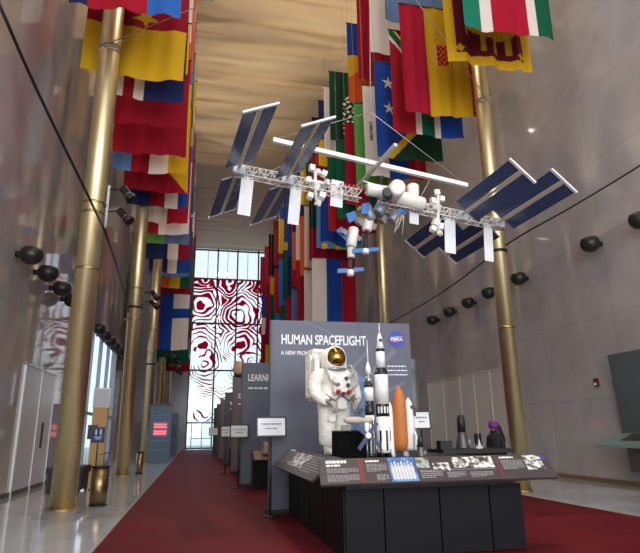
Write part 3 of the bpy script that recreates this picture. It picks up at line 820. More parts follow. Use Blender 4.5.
text('title_lettering', 'LEARNING', .285, M_TEXT, p2, (1.50-2.87, -.006, 3.02), sx=.66, bold=.006)
lines(p2, [(1.51-2.87, 2.80, .6, .05)], -.004)
p3 = board(23.2, 1.42, 4.4, 3.70, 'brown title panel third in the line, behind the LEARNING one', M_BROWN)
text('title_lettering', 'EX', .26, M_TEXT, p3, (1.62-2.91, -.006, 2.85), sx=.7, bold=.006)
lines(p3, [(1.64-2.91, 2.62, .8, .06)], -.004)
for (Y, m, l) in ((29.2, M_GREY2, 'dark grey-brown title panel fourth in the line'), (35.0, M_BROWN, 'brown title panel fifth in the line'), (41.0, M_GREY2, 'dark title panel sixth in the line'), (47.0, M_BOARDE, 'small-looking dark title panel last in the line, near the far window')):
    p = board(Y, 1.42, 4.4, 3.5, l, m); lines(p, [(1.66-2.91, 2.95, .9, .16), (1.66-2.91, 2.68, .8, .06)], -.004)
gt = thing('capsule_model', 'tan rounded capsule model on top of the brown third board', 'model', (1.66, 23.27, 3.724))
MB().lathe([(.2, 0), (.24, .03), (.24, .08), (.2, .1)], n=20).build('stand_ring', M_BLACK, gt)
MB().lathe([(.18, .08), (.25, .16), (.27, .34), (.23, .52), (.12, .64), (.01, .67)], n=20).build('body', mat('tan_globe', (206, 168, 124), .5, noise=.1), gt)
# placards on thin stands
def placard(px0, px1, py0, py1, Y, label, tilt=.12, two=True):
    a = at_y(px0, py0, Y); b = at_y(px1, py1, Y); cx = (a.x+b.x)/2; zc = (a.z+b.z)/2; w = b.x-a.x; h = a.z-b.z
    t = thing('placard_stand', label, 'sign', (cx, Y, .024), 0, 'white placards on thin stands')
    R = Matrix.Rotation(-tilt, 3, 'X')
    fr = MB().box((0, 0, zc-.024), (w+.05, .03, h+.05), R).build('frame', M_BLACK, t)
    MB().box((0, -.018, zc-.024), (w-.01, .008, h-.01), R).build('sheet', mat('sheet_white', (232, 232, 232), .5), fr)
    rows = [(-w*.36, zc-.024+h*.16, w*.72, .022), (-w*.22, zc-.024-h*.1, w*.44, .022)]
    o = lines(fr, rows, -.03, mat('small_print', (120, 124, 132), .5), 'print_line')
    MB().tube([(0, .03, zc-h/2-.05), (0, .03, .02)], .018, 8).build('post', M_BLACK, t)
    MB().lathe([(.17, 0), (.17, .015), (.03, .03)], (0, .03, 0), n=20).build('foot', M_BLACK, t)
placard(257.5, 285, 418, 435.5, 10.9, 'largest white placard, on thin stand at the left of the HUMAN SPACEFLIGHT panel')
placard(231, 247.5, 425.5, 437, 16.6, 'white placard on thin stand before the LEARNING panel')
placard(221.5, 231, 426.5, 436.5, 22.5, 'white placard on thin stand before the brown third panel')
placard(209.5, 217.5, 428, 435, 34.2, 'smallest white placard, far down the carpet before the fifth panel')
placard(413, 429.5, 412, 428, 11.0, 'white placard on thin stand to the right of the shuttle model')

# reader tables before the panels behind
def lectern(Y, x0, label, m_top):
    t = thing('reader_table', label, 'table', (x0, Y, .024), 0, 'reader tables in front of the rear panels')
    MB().box((.85, .1, .38), (1.5, .55, .76)).build('base', M_DARK, t)
    MB().hexa([(.05, -.35, .72), (1.65, -.35, .72), (1.65, .3, .95), (.05, .3, .95), (.05, -.36, .76), (1.65, -.36, .76), (1.65, .29, .99), (.05, .29, .99)]).build('sloping_top', M_BLACK, t)
    MB().hexa([(.12, -.31, .775), (1.6, -.31, .775), (1.6, .27, .985), (.12, .27, .985), (.12, -.31, .782), (1.6, -.31, .782), (1.6, .27, .992), (.12, .27, .992)]).build('graphic', m_top, t)
lectern(16.4, 1.5, 'dark reader table with sloping top before the LEARNING panel', mat('tan_graphic', (150, 128, 108), .5, noise=.3, nscale=5))
lectern(22.3, 1.55, 'dark reader table before the brown third panel', mat('grey_graphic', (120, 112, 110), .5, noise=.3, nscale=5))
lectern(28.3, 1.55, 'dark reader table before the fourth panel', mat('grey_graphic', (120, 112, 110)))
bx = thing('angled_case', 'small tan angled case sitting on the reader table by the LEARNING panel', 'case', (2.1, 16.42, .93))
MB().hexa([(-.25, -.25, .02), (.45, -.25, .02), (.45, .1, .1), (-.25, .1, .1), (-.2, -.2, .2), (.4, -.2, .2), (.4, .08, .33), (-.2, .08, .33)]).build('body', mat('tan_case', (158, 136, 116), .6), bx)
MB().box((.1, -.02, .28), (.4, .12, .02), Matrix.Rotation(.42, 3, 'X')).build('lid', mat('tan_lid', (176, 156, 136), .6), bx)

# ------------------------------------------------------------------ the big display table
X0, X1, Y0, Y1, DZ = 1.82, 4.21, 7.08, 11.3, 1.10
tb = thing('display_table', 'black panelled display table with sloping picture rails in the foreground', 'display table', (X0, Y0, .024))
MB().box(((X1-X0)/2, (Y1-Y0)/2+.02, .42), (X1-X0-.08, Y1-Y0-.1, .84)).build('core', M_BLACK, tb)
xs = [0, .50, 1.24, 1.93, X1-X0]
for a, b in zip(xs, xs[1:]):
    MB().box(((a+b)/2, 0, .40), (b-a-.016, .03, .78)).build('base_panel', M_DARK, tb, bevel=.004)
yk = [0, 1.15, 2.15, 3.05, Y1-Y0]
for a, b in zip(yk, yk[1:]):
    MB().box((0, (a+b)/2, .40), (.03, b-a-.02, .78)).build('base_panel', mat('charcoal_side', (16, 13, 15), .55, spec=.18), tb, bevel=.004)
    MB().box((X1-X0, (a+b)/2, .40), (.03, b-a-.02, .78)).build('base_panel', M_DARK, tb, bevel=.004)
MB().box(((X1-X0)/2+.02, (Y1-Y0)/2+.15, (DZ+.8)/2), (X1-X0-.12, Y1-Y0-.5, DZ-.8)).build('deck', mat('deck_black', (20, 20, 22), .4), tb)
M_RAIL = mat('rail_brown', (64, 55, 56), .45)
def rail(p00, p10, p11, p01, name):   # bottom-left, bottom-right, top-right, top-left (seen from the reading side), table coordinates
    P = [Vector(p) for p in (p00, p10, p11, p01)]
    n = (P[1]-P[0]).cross(P[3]-P[0]).normalized()
    r = MB().hexa([p-n*.03 for p in P]+P).build(name, M_RAIL, tb)
    def q(u, v, h=.003): return (P[0]*(1-u)*(1-v)+P[1]*u*(1-v)+P[2]*u*v+P[3]*(1-u)*v)+n*h
    def quad(u0, u1, v0, v1, m, nm, h=.003):
        return MB().hexa([q(u0, v0, h-.003), q(u1, v0, h-.003), q(u1, v1, h-.003), q(u0, v1, h-.003), q(u0, v0, h), q(u1, v0, h), q(u1, v1, h), q(u0, v1, h)]).build(nm, m, r)
    def printrows(u0, u1, v0, v1, rows, m, nm='print_lines', h=.004, solid=False, gap=.5):
        mm = MB(); rl = random.Random(int(u0*991+v0*77))
        for i in range(rows):
            va = v1-(v1-v0)*(i+.15)/rows; vb = va-(v1-v0)*gap/rows
            k = u0; ue = u1-(0 if i < rows-1 else (u1-u0)*.35)
            while k < ue-.002:
                s = min(rl.uniform(.006, .02), ue-k)
                mm.poly([q(k, vb, h), q(k+s, vb, h), q(k+s, va, h), q(k, va, h)]); k += s+.003
        mm.build(nm, m, r)
    return r, quad, printrows
M_PRINT = mat('print_grey', (150, 148, 150), .5); M_PRINTW = mat('print_white', (236, 234, 232), .5)
def photo_mat(nm, a, b, sc):
    if nm in MATS: return MATS[nm]
    m, nt, nd, lk, bs = new_nodes(nm)
    tc = nd.new('ShaderNodeTexCoord'); n = nd.new('ShaderNodeTexNoise'); n.inputs['Scale'].default_value = sc; n.inputs['Detail'].default_value = 5
    lk.new(tc.outputs['Object'], n.inputs['Vector']); r = ramp(nd, [(.42, a), (.58, b)]); lk.new(n.outputs['Fac'], r.inputs[0]); lk.new(r.outputs[0], bs.inputs['Base Color'])
    MATS[nm] = m; return m
M_PH = photo_mat('photo_mono', (60, 56, 54), (226, 222, 216), 13); M_PHB = photo_mat('photo_blue', (52, 96, 160), (104, 146, 196), 6)
M_PHG = photo_mat('photo_landscape', (78, 96, 84), (170, 176, 168), 9)
fr, fq, fp = rail((1.455-X0, 6.74-Y0, .885), (4.56-X0, 6.74-Y0, .885), (4.66-X0, 7.13-Y0, 1.155), (1.51-X0, 7.13-Y0, 1.155), 'graphic_rail')
fp(.028, .155, .78, .93, 1, M_PRINTW, 'heading', gap=.75); fp(.028, .115, .66, .76, 1, M_PRINTW, 'heading', gap=.75)
fp(.028, .155, .40, .60, 5, M_PRINT); fp(.028, .155, .08, .34, 6, M_PRINT)
fq(.158, .176, .04, .96, mat('rail_red', (112, 44, 48), .5), 'divider')
fp(.19, .275, .80, .9, 1, M_PRINTW, 'heading', gap=.7); fp(.19, .275, .42, .74, 6, M_PRINT); fp(.225, .275, .08, .32, 5, M_PRINT)
fq(.283, .395, .03, .97, M_PHB, 'group_photo')
crew = MB()
# seven suited figures printed in the blue group photo
FP = [Vector(p) for p in ((1.455-X0, 6.74-Y0, .885), (4.56-X0, 6.74-Y0, .885), (4.66-X0, 7.13-Y0, 1.155), (1.51-X0, 7.13-Y0, 1.155))]
FN = (FP[1]-FP[0]).cross(FP[3]-FP[0]).normalized()
def fpt(u, v): return FP[0]*(1-u)*(1-v)+FP[1]*u*(1-v)+FP[2]*u*v+FP[3]*(1-u)*v+FN*.0045
for k in range(7):
    u = .297+.0137*k; dv = .06*(k % 2)
    crew.poly([fpt(u-.0055, .1), fpt(u+.0055, .1), fpt(u+.006, .62+dv), fpt(u-.006, .62+dv)])
    crew.poly([fpt(u+.004*math.cos(a), .70+dv+.07*math.sin(a)) for a in [2*PI*j/8 for j in range(8)]])
crew.build('printed_crew', mat('crew_pale', (206, 200, 198), .5), fr)
fq(.40, .455, .52, .95, M_PHG, 'landscape_photo'); fp(.41, .5, .1, .4, 4, M_PRINT)
fq(.47, .54, .40, .72, M_PH, 'mono_photo'); fq(.56, .64, .50, .93, M_PH, 'mono_photo'); fq(.645, .74, .48, .95, M_PH, 'mono_photo')
fp(.52, .60, .1, .34, 4, M_PRINT); fp(.62, .72, .1, .32, 4, M_PRINT)
fq(.405, .735, .42, .435, M_PRINT, 'rule_line')
fq(.752, .762, .04, .96, mat('rail_red', (112, 44, 48)), 'divider')
fp(.775, .875, .82, .92, 1, M_PRINTW, 'heading', gap=.7); fp(.775, .875, .36, .76, 8, M_PRINT)
fq(.885, .965, .34, .95, M_PH, 'mono_photo'); fq(.968, .99, .72, .94, mat('print_purple', (70, 58, 132), .5), 'logo_patch')
sr, sq, spr = rail((1.42-X0, 10.75-Y0, .90), (1.42-X0, 7.15-Y0, .90), (1.84-X0, 7.3-Y0, 1.16), (1.84-X0, 11.2-Y0, 1.19), 'side_rail')
sq(.3, .62, .25, .85, M_PH, 'mono_photo'); spr(.03, .28, .2, .85, 7, M_PRINT, gap=.4); spr(.65, .97, .15, .85, 7, M_PRINT, gap=.4); spr(.05, .25, .86, .95, 1, M_PRINTW, 'heading', gap=.7)
for x in (.25, .95, 1.65, 2.3):
    MB().box((x, -.12, .87), (.18, .2, .05)).build('rail_bracket', mat('bracket_bronze', (84, 74, 58), .4, .5), tb)
DT = DZ+.024   # top of the deck

# ------------------------------------------------------------------ spacesuit
sp_ = thing('spacesuit', 'white spacesuit with gold visor and backpack standing on the display table', 'spacesuit', (2.30, 9.5, DT+.0), math.radians(15))
sc_ = .965
def S_(x, y, z, *r): return (x*sc_, y*sc_, z*sc_) + tuple(q*sc_ for q in r)
v, e, r = chains(
    [S_(0, 0, .94, .29, .23), S_(0, 0, 1.10, .31, .23), S_(0, -.01, 1.27, .30, .235), S_(0, 0, 1.42, .29, .22), S_(0, 0, 1.50, .20, .18)],
    [0, S_(.15, 0, .78, .18), S_(.155, -.02, .50, .165), S_(.155, 0, .28, .155), S_(.155, 0, .12, .14)],
    [0, S_(-.15, 0, .78, .18), S_(-.155, -.02, .50, .165), S_(-.155, 0, .28, .155), S_(-.155, 0, .12, .14)],
    [3, S_(.31, 0, 1.37, .15), S_(.39, .0, 1.20, .135), S_(.40, -.04, 1.03, .13), S_(.35, -.18, .93, .11), S_(.28, -.28, .88, .088)],
    [3, S_(-.31, 0, 1.37, .15), S_(-.39, .0, 1.20, .135), S_(-.40, -.04, 1.03, .13), S_(-.34, -.18, .93, .11), S_(-.24, -.30, .88, .088)])
skin('suit_body', v, e, r, M_SUIT, sp_)
M_SUITW = mat('suit_shell', (238, 234, 226), .45)
MB().lathe([(.185, 0), (.205, .06), (.22, .13), (.222, .2), (.205, .29), (.155, .36), (.075, .398), (.005, .405)], (0, .02, 1.405), n=28).build('helmet', M_SUITW, sp_)
# gold visor: a dome on the front of the helmet
vm = MB(); rv = .222; n1, n2 = 12, 18
for i in range(n1+1):
    th = (PI/2*.86)*i/n1
    for k in range(n2):
        a = 2*PI*k/n2
        vm.v.append((rv*math.sin(th)*math.cos(a)*.86, -.045-rv*math.cos(th)*.98, 1.615+rv*math.sin(th)*math.sin(a)*.90))
for i in range(n1):
    for k in range(n2):
        k2 = (k+1) % n2; vm.face((i*n2+k, i*n2+k2, (i+1)*n2+k2, (i+1)*n2+k), True)
vm.build('visor', mat('visor_gold', (176, 138, 62), .06, 1.0), sp_)
MB().tube([(.186*math.cos(a), -.10, 1.615+.195*math.sin(a)) for a in [2*PI*k/28 for k in range(29)]], .02, 8).build('visor_rim', M_SUITW, sp_)
MB().lathe([(.205, 0), (.225, .015), (.225, .035), (.205, .05)], (0, .01, 1.39), n=28).build('neck_ring', M_STEEL, sp_)
bp = MB().box((0, .37, 1.33), (.64, .28, .84)).build('backpack', M_SUIT, sp_, bevel=.05)
MB().box((0, .37, 1.77), (.54, .26, .08)).build('backpack_top', M_SUITW, bp, bevel=.02)
for s in (-1, 1): MB().box((s*.27, .16, 1.38), (.09, .2, .5)).build('harness_strap', M_SUIT, sp_, bevel=.03)
cbx = MB().box((0, -.275, 1.13), (.32, .12, .28)).build('chest_pack', M_SUIT, sp_, bevel=.03)
RX = Matrix.Rotation(PI/2, 3, 'X')
for x, z, rr_, m in ((-.095, 1.02, .038, ('conn_red', (178, 34, 52))), (.105, 1.02, .038, ('conn_red', (178, 34, 52))), (.09, 1.13, .034, ('conn_green', (58, 84, 76))), (.06, 1.24, .03, ('conn_blue', (54, 76, 100))), (-.10, 1.14, .03, ('conn_steel', (120, 120, 122))), (.0, .99, .026, ('conn_navy', (40, 50, 84)))):
    MB().lathe([(rr_*1.15, 0), (rr_*1.15, .02), (rr_*.8, .035), (rr_*.8, .05)], (x, -.325, z), RX, 14).build('connector', mat(m[0], m[1], .4), sp_)
for pts in ([(.20, -.05, 1.44), (.30, -.26, 1.36), (.26, -.34, 1.14), (.13, -.33, 1.03)], [(-.2, -.05, 1.44), (-.28, -.25, 1.42), (-.24, -.33, 1.2), (-.12, -.33, 1.14)], [(.3, .2, 1.5), (.36, 0, 1.5), (.3, -.2, 1.38), (.1, -.33, 1.24)]):
    MB().tube(pts, .022, 8).build('hose', mat('hose_grey', (176, 172, 166), .5), sp_)
# waist straps, front flap and belt
MB().tube([(-.28, -.21, .98), (-.13, -.29, .88), (0, -.27, .97), (.13, -.29, .88), (.28, -.22, .98)], .018, 8).build('belt', mat('belt_grey', (132, 122, 112), .6), sp_)
MB().box((.02, -.245, .84), (.17, .05, .2)).build('front_flap', M_SUITW, sp_, bevel=.015)
MB().box((.10, -.175, .42), (.12, .05, .14)).build('leg_pocket', mat('pocket_grey', (176, 174, 170), .6), sp_, bevel=.012)
MB().box((-.15, -.185, .62), (.13, .05, .16)).build('leg_pocket', M_SUIT, sp_, bevel=.012)
M_GLOVE = mat('glove_grey', (160, 156, 150), .7)
for s in (1, -1):
    wx, wy, wz = s*(.28 if s > 0 else .24), -.295, .85
    g = [(wx, wy, wz+.02, .055), (wx-s*.03, wy-.04, wz-.03, .05), (wx-s*.055, wy-.06, wz-.08, .045)]
    fc = [g]
    for k in range(4):
        ox = (k-1.5)*.024; L = (.9, 1, .95, .78)[k]
        fc.append([1 if False else 2, (wx-s*.06+ox, wy-.075+.004*k, wz-.115, .0135), (wx-s*.065+ox, wy-.07, wz-.115-.035*L, .0125), (wx-s*.068+ox, wy-.045, wz-.115-.06*L, .0115)])
    fc.append([1, (wx-s*.085, wy-.035, wz-.06, .015), (wx-s*.105, wy-.06, wz-.09, .0135), (wx-s*.105, wy-.075, wz-.12, .012)])
    v, e, r = chains(*fc); skin('glove', v, e, r, M_GLOVE, sp_)
    MB().lathe([(.066, -.02), (.075, -.015), (.075, .015), (.066, .02)], (wx+s*.01, wy+.02, wz+.035), Euler((.9, s*-.4, 0)).to_matrix(), 18).build('wrist_ring', M_STEEL, sp_)
    v, e, r = chains([(s*.143, .05, .085, .085), (s*.145, -.03, .075, .08), (s*.15, -.13, .06, .07), (s*.152, -.19, .052, .052)], [0, (s*.143, .02, .19, .10)])
    skin('boot', v, e, r, mat('boot_white', (216, 208, 198), .7), sp_)
    MB().box((s*.148, -.06, .012), (.165, .34, .024)).build('boot_sole', M_BLACK, sp_, bevel=.006)

# ------------------------------------------------------------------ models on the table
# black plinth box
pbx = at_y(333, 430, 8.2)
bxx = thing('black_plinth', 'plain black box plinth in front of the spacesuit legs', 'plinth', (2.25, 8.36, DT))
MB().box((0, 0, .19), (.47, .32, .385)).build('body', mat('plinth_black', (6, 6, 7), .8, spec=.1), bxx, bevel=.004)
MB().box((0, 0, .39), (.48, .33, .012)).build('top', MATS['plinth_black'], bxx)
# windmill space laboratory model in front of the box
lab = thing('orbital_lab_model', 'small orbital laboratory model with four dark blue windmill panels before the black box', 'model', (2.385, 7.9, DT))
MB().tube([(0, 0, 0), (0, .02, .28)], .012, 8).build('stand', M_STEEL, lab)
MB().lathe([(.09, 0), (.09, .012), (.02, .02)], n=18).build('foot', M_BLACK, lab)
MB().lathe([(.02, 0), (.045, .05), (.05, .12), (.05, .22), (.035, .26), (.03, .32), (.05, .36), (.05, .40), (.02, .42)], (-.33, .02, .535), Matrix.Rotation(PI/2, 3, 'Y') @ Matrix.Rotation(.0, 3, 'X'), 18).build('body', mat('lab_beige', (186, 172, 152), .5), lab)
MB().lathe([(.035, 0), (.035, .2)], (-.0, 0, .30), None, 14).build('hub_post', M_MODEL, lab)
hub = MB().lathe([(.035, 0), (.045, .02), (.045, .06), (.03, .07)], (0, -.01, .32), RX, 16).build('hub', M_MODEL, lab)
for k in range(4):
    a = PI/4+k*PI/2+.12
    MB().box((.125*math.cos(a), -.05, .32+.125*math.sin(a)), (.205, .012, .058), Matrix.Rotation(-a, 3, 'Y')).build('windmill_panel', mat('lab_blue', (20, 36, 84), .35), lab)
# tall rocket
def rocket_part(par, prof, name, m, n=20): return MB().lathe(prof, n=n).build(name, m, par)
M_RW = mat('rocket_white', (232, 230, 226), .4); M_RB = mat('rocket_black', (26, 26, 28), .4)
rv_ = thing('tall_rocket_model', 'tallest white and black rocket model, with escape tower on top', 'rocket', (2.865, 8.6, DT))
R0 = .108
rocket_part(rv_, [(R0*.95, .06), (R0, .08), (R0, .70)], 'first_stage', M_RW)
rocket_part(rv_, [(R0+.001, .60), (R0+.001, .70), (R0+.001, .79)], 'interstage', M_RB)
rocket_part(rv_, [(R0, .79), (R0, 1.25)], 'second_stage', M_RW)
rocket_part(rv_, [(R0, 1.25), (R0+.001, 1.27), (.075, 1.36)], 'interstage', M_RB)
rocket_part(rv_, [(.0725, 1.36), (.0725, 1.62)], 'third_stage', M_RW)
rocket_part(rv_, [(.0735, 1.62), (.0735, 1.665)], 'instrument_ring', M_RB)
rocket_part(rv_, [(.0725, 1.665), (.045, 1.77), (.045, 1.84), (.012, 1.93)], 'spacecraft', M_RW)
MB().box((0, -.045, 1.80), (.05, .02, .05)).build('module_window', M_RB, rv_)
rocket_part(rv_, [(.012, 1.92), (.01, 2.03), (.003, 2.09)], 'escape_tower', M_RW, 10)
for k in range(4):
    a = PI/4+k*PI/2
    MB().lathe([(.045, 0), (.028, .07), (.02, .09)], (.085*math.cos(a), .085*math.sin(a), 0), n=12).build('engine_bell', M_RB, rv_)
    MB().box((R0*math.cos(a+.3), R0*math.sin(a+.3), .17), (.05, .05, .12)).build('tail_fin', M_RW, rv_)
for k in range(4):
    a = -PI/2-.75+k*.9; MB().box((R0*1.0*math.cos(a), R0*math.sin(a), .24), (.03, .014, .3), Matrix.Rotation(a+PI/2, 3, 'Z')).build('black_stripe', M_RB, rv_)
for k in range(5):
    a = -PI/2-.9+k*.45; MB().box(((R0+.002)*math.cos(a), (R0+.002)*math.sin(a), .70), (.025, .006, .1), Matrix.Rotation(a+PI/2, 3, 'Z')).build('white_patch', M_RW, rv_)
# shorter rocket
rs = thing('short_rocket_model', 'shorter black and white rocket model left of the tallest one', 'rocket', (2.65, 8.6, DT))
r1 = .072
rocket_part(rs, [(r1, .05), (r1, .62)], 'first_stage', M_RW)
for k in range(8):
    a = k*PI/4+.2; MB().box((r1*math.cos(a), r1*math.sin(a), .3), (.030, .012, .5), Matrix.Rotation(a+PI/2, 3, 'Z')).build('black_stripe', M_RB, rs)
MB().lathe([(r1*.9, .0), (r1*1.3, .01), (r1*1.3, .03), (r1*.9, .05)], n=20).build('engine_skirt', M_RB, rs)
rocket_part(rs, [(r1, .62), (r1+.001, .68), (r1+.001, .84)], 'black_band', M_RB)
rocket_part(rs, [(r1, .84), (r1, 1.05)], 'upper_stage', M_RW)
rocket_part(rs, [(r1+.001, 1.05), (r1+.001, 1.10)], 'ring', M_RB)
rocket_part(rs, [(r1, 1.10), (.042, 1.25)], 'adapter', M_STEEL)
rocket_part(rs, [(.044, 1.25), (.044, 1.34), (.014, 1.45)], 'spacecraft', M_RW)
rocket_part(rs, [(.014, 1.44), (.009, 1.64), (.003, 1.815)], 'escape_tower', M_RW, 10)
# shuttle stack
sh = thing('shuttle_model', 'space shuttle model with orange fuel tank and white boosters', 'model', (3.125, 8.55, DT))
rocket_part(sh, [(.02, .06), (.08, .10), (.108, .18), (.113, .25), (.113, .70), (.106, .82), (.085, .93), (.055, 1.01), (.02, 1.06), (.004, 1.075)], 'fuel_tank', mat('tank_orange', (190, 112, 48), .6, noise=.12, nscale=10), 24)
for s, xx, yy in ((-1, -.145, .03), (1, .12, .13)):
    MB().lathe([(.06, 0), (.045, .07), (.045, .66), (.03, .76), (.004, .82)], (xx, yy, 0), n=16).build('booster', M_RW, sh)
ob = MB(); Rz = Matrix.Rotation(.0, 3, 'Z')
ob.lathe([(.07, .06), (.085, .10), (.088, .58), (.076, .70), (.048, .80), (.008, .86)], (.165, .03, .03), None, 18)
o_ = ob.build('orbiter', M_RW, sh)
MB().hexa([(.17, .01, .1), (.33, .01, .1), (.33, .025, .1), (.17, .025, .1), (.17, .01, .68), (.25, .01, .40), (.25, .025, .40), (.17, .025, .68)]).build('wing', M_RW, o_)
MB().hexa([(.18, -.14, .1), (.195, -.14, .1), (.195, -.04, .1), (.18, -.04, .1), (.18, -.16, .32), (.195, -.16, .32), (.195, -.11, .36), (.18, -.11, .36)]).build('tail_fin', M_RW, o_)
MB().box((.205, -.04, .74), (.07, .03, .05)).build('cockpit_window', M_RB, o_)
MB().box((.235, -.04, .66), (.03, .05, .12)).build('black_tile_edge', M_RB, o_)
MB().box((.26, .005, .14), (.13, .012, .06)).build('black_tile_edge', M_RB, o_)

# capsule cones at right
def cone_model(px, py_top, py_bot, Y, label, w, zb=None):
    b = at_y(px, py_bot, Y); t = at_y(px, py_top, Y); h = t.z-b.z
    o = thing('capsule_model', label, 'model', (b.x, Y, b.z))
    MB().lathe([(w, 0), (w*1.02, .03*h), (w*.62, h*.46), (w*.58, h*.48)], n=20).build('cone', mat('capsule_grey', (98, 96, 96), .4, .4, noise=.2, nscale=20), o)
    MB().lathe([(w*.60, h*.48), (w*.58, h*.86), (w*.42, h*.97), (w*.36, h)], n=20).build('cylinder', mat('capsule_black', (34, 36, 38), .5), o)
    MB().box((w*.8, -w*.3, h*.18), (w*.35, w*.35, h*.16)).build('hatch', mat('hatch_pale', (170, 164, 156), .5), o)
    return o, b.z
ob1, zz = cone_model(421, 436, 456, 8.4, 'small grey capsule cone with black top at right end of the display table', .072)
ob1.location.z = DT
o2, zt = cone_model(463, 415, 448.5, 12.9, 'larger dark capsule cone with black cylinder standing on the rear table', .165)
# the rear table and its small things
RT = zt-.004
lft = at_y(436, 452, 12.9).x; rgt = at_y(505, 452, 12.9).x
t2 = thing('rear_table', 'long black display table behind the main one, near the right column', 'display table', ((lft+rgt)/2, 12.95, .024))
MB().box((0, 0, RT-.024-.05), (rgt-lft, .9, .1)).build('top', mat('rear_black', (26, 25, 27), .35), t2, bevel=.005)
MB().box((0, .02, (RT-.12)/2), (rgt-lft-.2, .7, RT-.13)).build('base', M_DARK, t2)
bb = at_y(431, 448, 12.6)
b2x = thing('black_case', 'small black case standing left of the larger capsule cone', 'case', (lft+.18, 12.8, RT))
MB().box((0, 0, .09), (.3, .25, .18)).build('body', M_RB, b2x, bevel=.006); MB().box((0, 0, .185), (.31, .26, .012)).build('lid', M_BLACK, b2x)
wr = at_y(479, 452, 12.8)
w2 = thing('tiny_rocket_model', 'tiny white rocket model standing right of the larger capsule cone', 'rocket', (wr.x, 12.75, RT))
MB().lathe([(.05, 0), (.035, .02), (.03, .12), (.02, .17), (.003, .22)], n=12).build('body', M_RW, w2)
MB().box((0, 0, .03), (.16, .012, .05)).build('fin', M_RW, w2)
# purple-topped dark figure: a person seen behind the rear table
pp = at_y(495, 437, 13.75)
HZ = 1.62
pr = thing('person', 'person in purple headband, long dark hair and black coat standing behind the rear table', 'person', (pp.x, 13.75, .024), math.radians(-62))
k_ = HZ/1.75
def P_(x, y, z, *r): return (x*k_, y*k_, z*k_) + tuple(q*k_ for q in r)
v, e, r = chains(
    [P_(0, 0, .95, .15, .11), P_(0, 0, 1.12, .135, .1), P_(0, -.01, 1.30, .17, .11), P_(0, 0, 1.43, .12, .08), P_(0, .0, 1.51, .052), P_(0, -.015, 1.58, .07, .08), P_(0, -.01, 1.67, .075, .09), P_(0, 0, 1.73, .05, .06)],
    [0, P_(.09, 0, .84, .085), P_(.095, -.02, .48, .06), P_(.095, .01, .1, .04), P_(.10, -.13, .035, .035)],
    [0, P_(-.09, 0, .84, .085), P_(-.095, -.02, .48, .06), P_(-.095, .01, .1, .04), P_(-.10, -.13, .035, .035)],
    [3, P_(.19, 0, 1.40, .06), P_(.23, .01, 1.12, .045), P_(.22, -.1, .9, .032), P_(.215, -.15, .83, .03)],
    [3, P_(-.19, 0, 1.40, .06), P_(-.23, .01, 1.12, .045), P_(-.22, -.1, .9, .032), P_(-.215, -.15, .83, .03)])
skin('body', v, e, r, mat('skin_tone', (176, 128, 104), .6), pr)
hd = MB()
hd.lathe([(.30, .62), (.235, .95), (.20, 1.15), (.25, 1.34), (.25, 1.42), (.14, 1.50), (.07, 1.53)], n=20)
hd.v = [(x*k_*1.0, y*k_*.72, z*k_) for x, y, z in hd.v]; hd.build('coat', mat('coat_black', (22, 20, 24), .8), pr)
for s in (-1, 1):
    v, e, r = chains([P_(s*.165, 0, 1.41, .10), P_(s*.235, .01, 1.12, .075), P_(s*.222, -.1, .92, .045)]); skin('sleeve', v, e, r, mat('coat_black', (22, 20, 24)), pr)
hm = MB().lathe([(.25, 1.28), (.22, 1.42), (.17, 1.57), (.14, 1.68), (.085, 1.77), (.005, 1.80)], (0, .09, 0), n=18)
hm.v = [(x*k_*.95, y*k_, z*k_) for x, y, z in hm.v]; hm.build('hair', mat('hair_dark', (20, 16, 20), .6), pr)
ht = MB().lathe([(.118, 1.645), (.14, 1.69), (.13, 1.78), (.08, 1.83), (.005, 1.845)], (0, -.035, 0), n=20)
ht.v = [(x*k_, y*k_, z*k_) for x, y, z in ht.v]; ht.build('headband', mat('purple_cloth', (122, 36, 130), .7), pr)
fc = MB()
for s in (-1, 1): fc.lathe([(.012, 0), (.012, .01)], (s*.03*k_, -.098*k_, 1.63*k_), RX, 8)
fc.box((0, -.1*k_, 1.55*k_), (.04, .01, .008)); fc.build('face_features', mat('face_dark', (70, 36, 32), .6), pr)
MB().lathe([(.004, .0), (.012, -.01), (.016, -.035), (.004, -.04)], (0, -.104*k_, 1.615*k_), n=8).build('nose', mat('skin_tone', (176, 128, 104)), pr)

# ------------------------------------------------------------------ left side furniture
def bin_(x, y, r, h, label):
    t = thing('litter_bin', label, 'bin', (x, y, 0), 0, 'cylindrical bins by the left columns')
    MB().lathe([(r, .02), (r, h-.03)], n=26).build('body', mat('bin_bronze', (150, 130, 94), .34, 1.0), t)
    MB().lathe([(r+.01, h-.035), (r+.012, h), (r*.7, h+.004), (r*.66, h-.04)], n=26).build('rim', M_BLACK, t)
    MB().lathe([(r+.006, 0), (r+.006, .03)], n=26).build('base', M_BLACK, t)
bin_(-2.04, 13.95, .185, .84, 'dark bronze cylindrical bin right of the thick left column')
bin_(-2.12, 24.4, .14, .85, 'slim bronze cylindrical bin beside the second left column')
be = thing('bench', 'black box bench behind the thick left column', 'bench', (-3.42, 17.7, 0))
MB().box((0, 0, .58), (.95, 1.3, .2)).build('seat', M_BLACK, be, bevel=.02)
MB().box((0, 0, .28), (.85, 1.2, .42)).build('body', mat('bench_black', (18, 18, 20), .5), be)
for y in (-.55, .55):
    for x in (-.38, .38): MB().box((x, y, .04), (.08, .08, .08)).build('leg', M_BLACK, be)
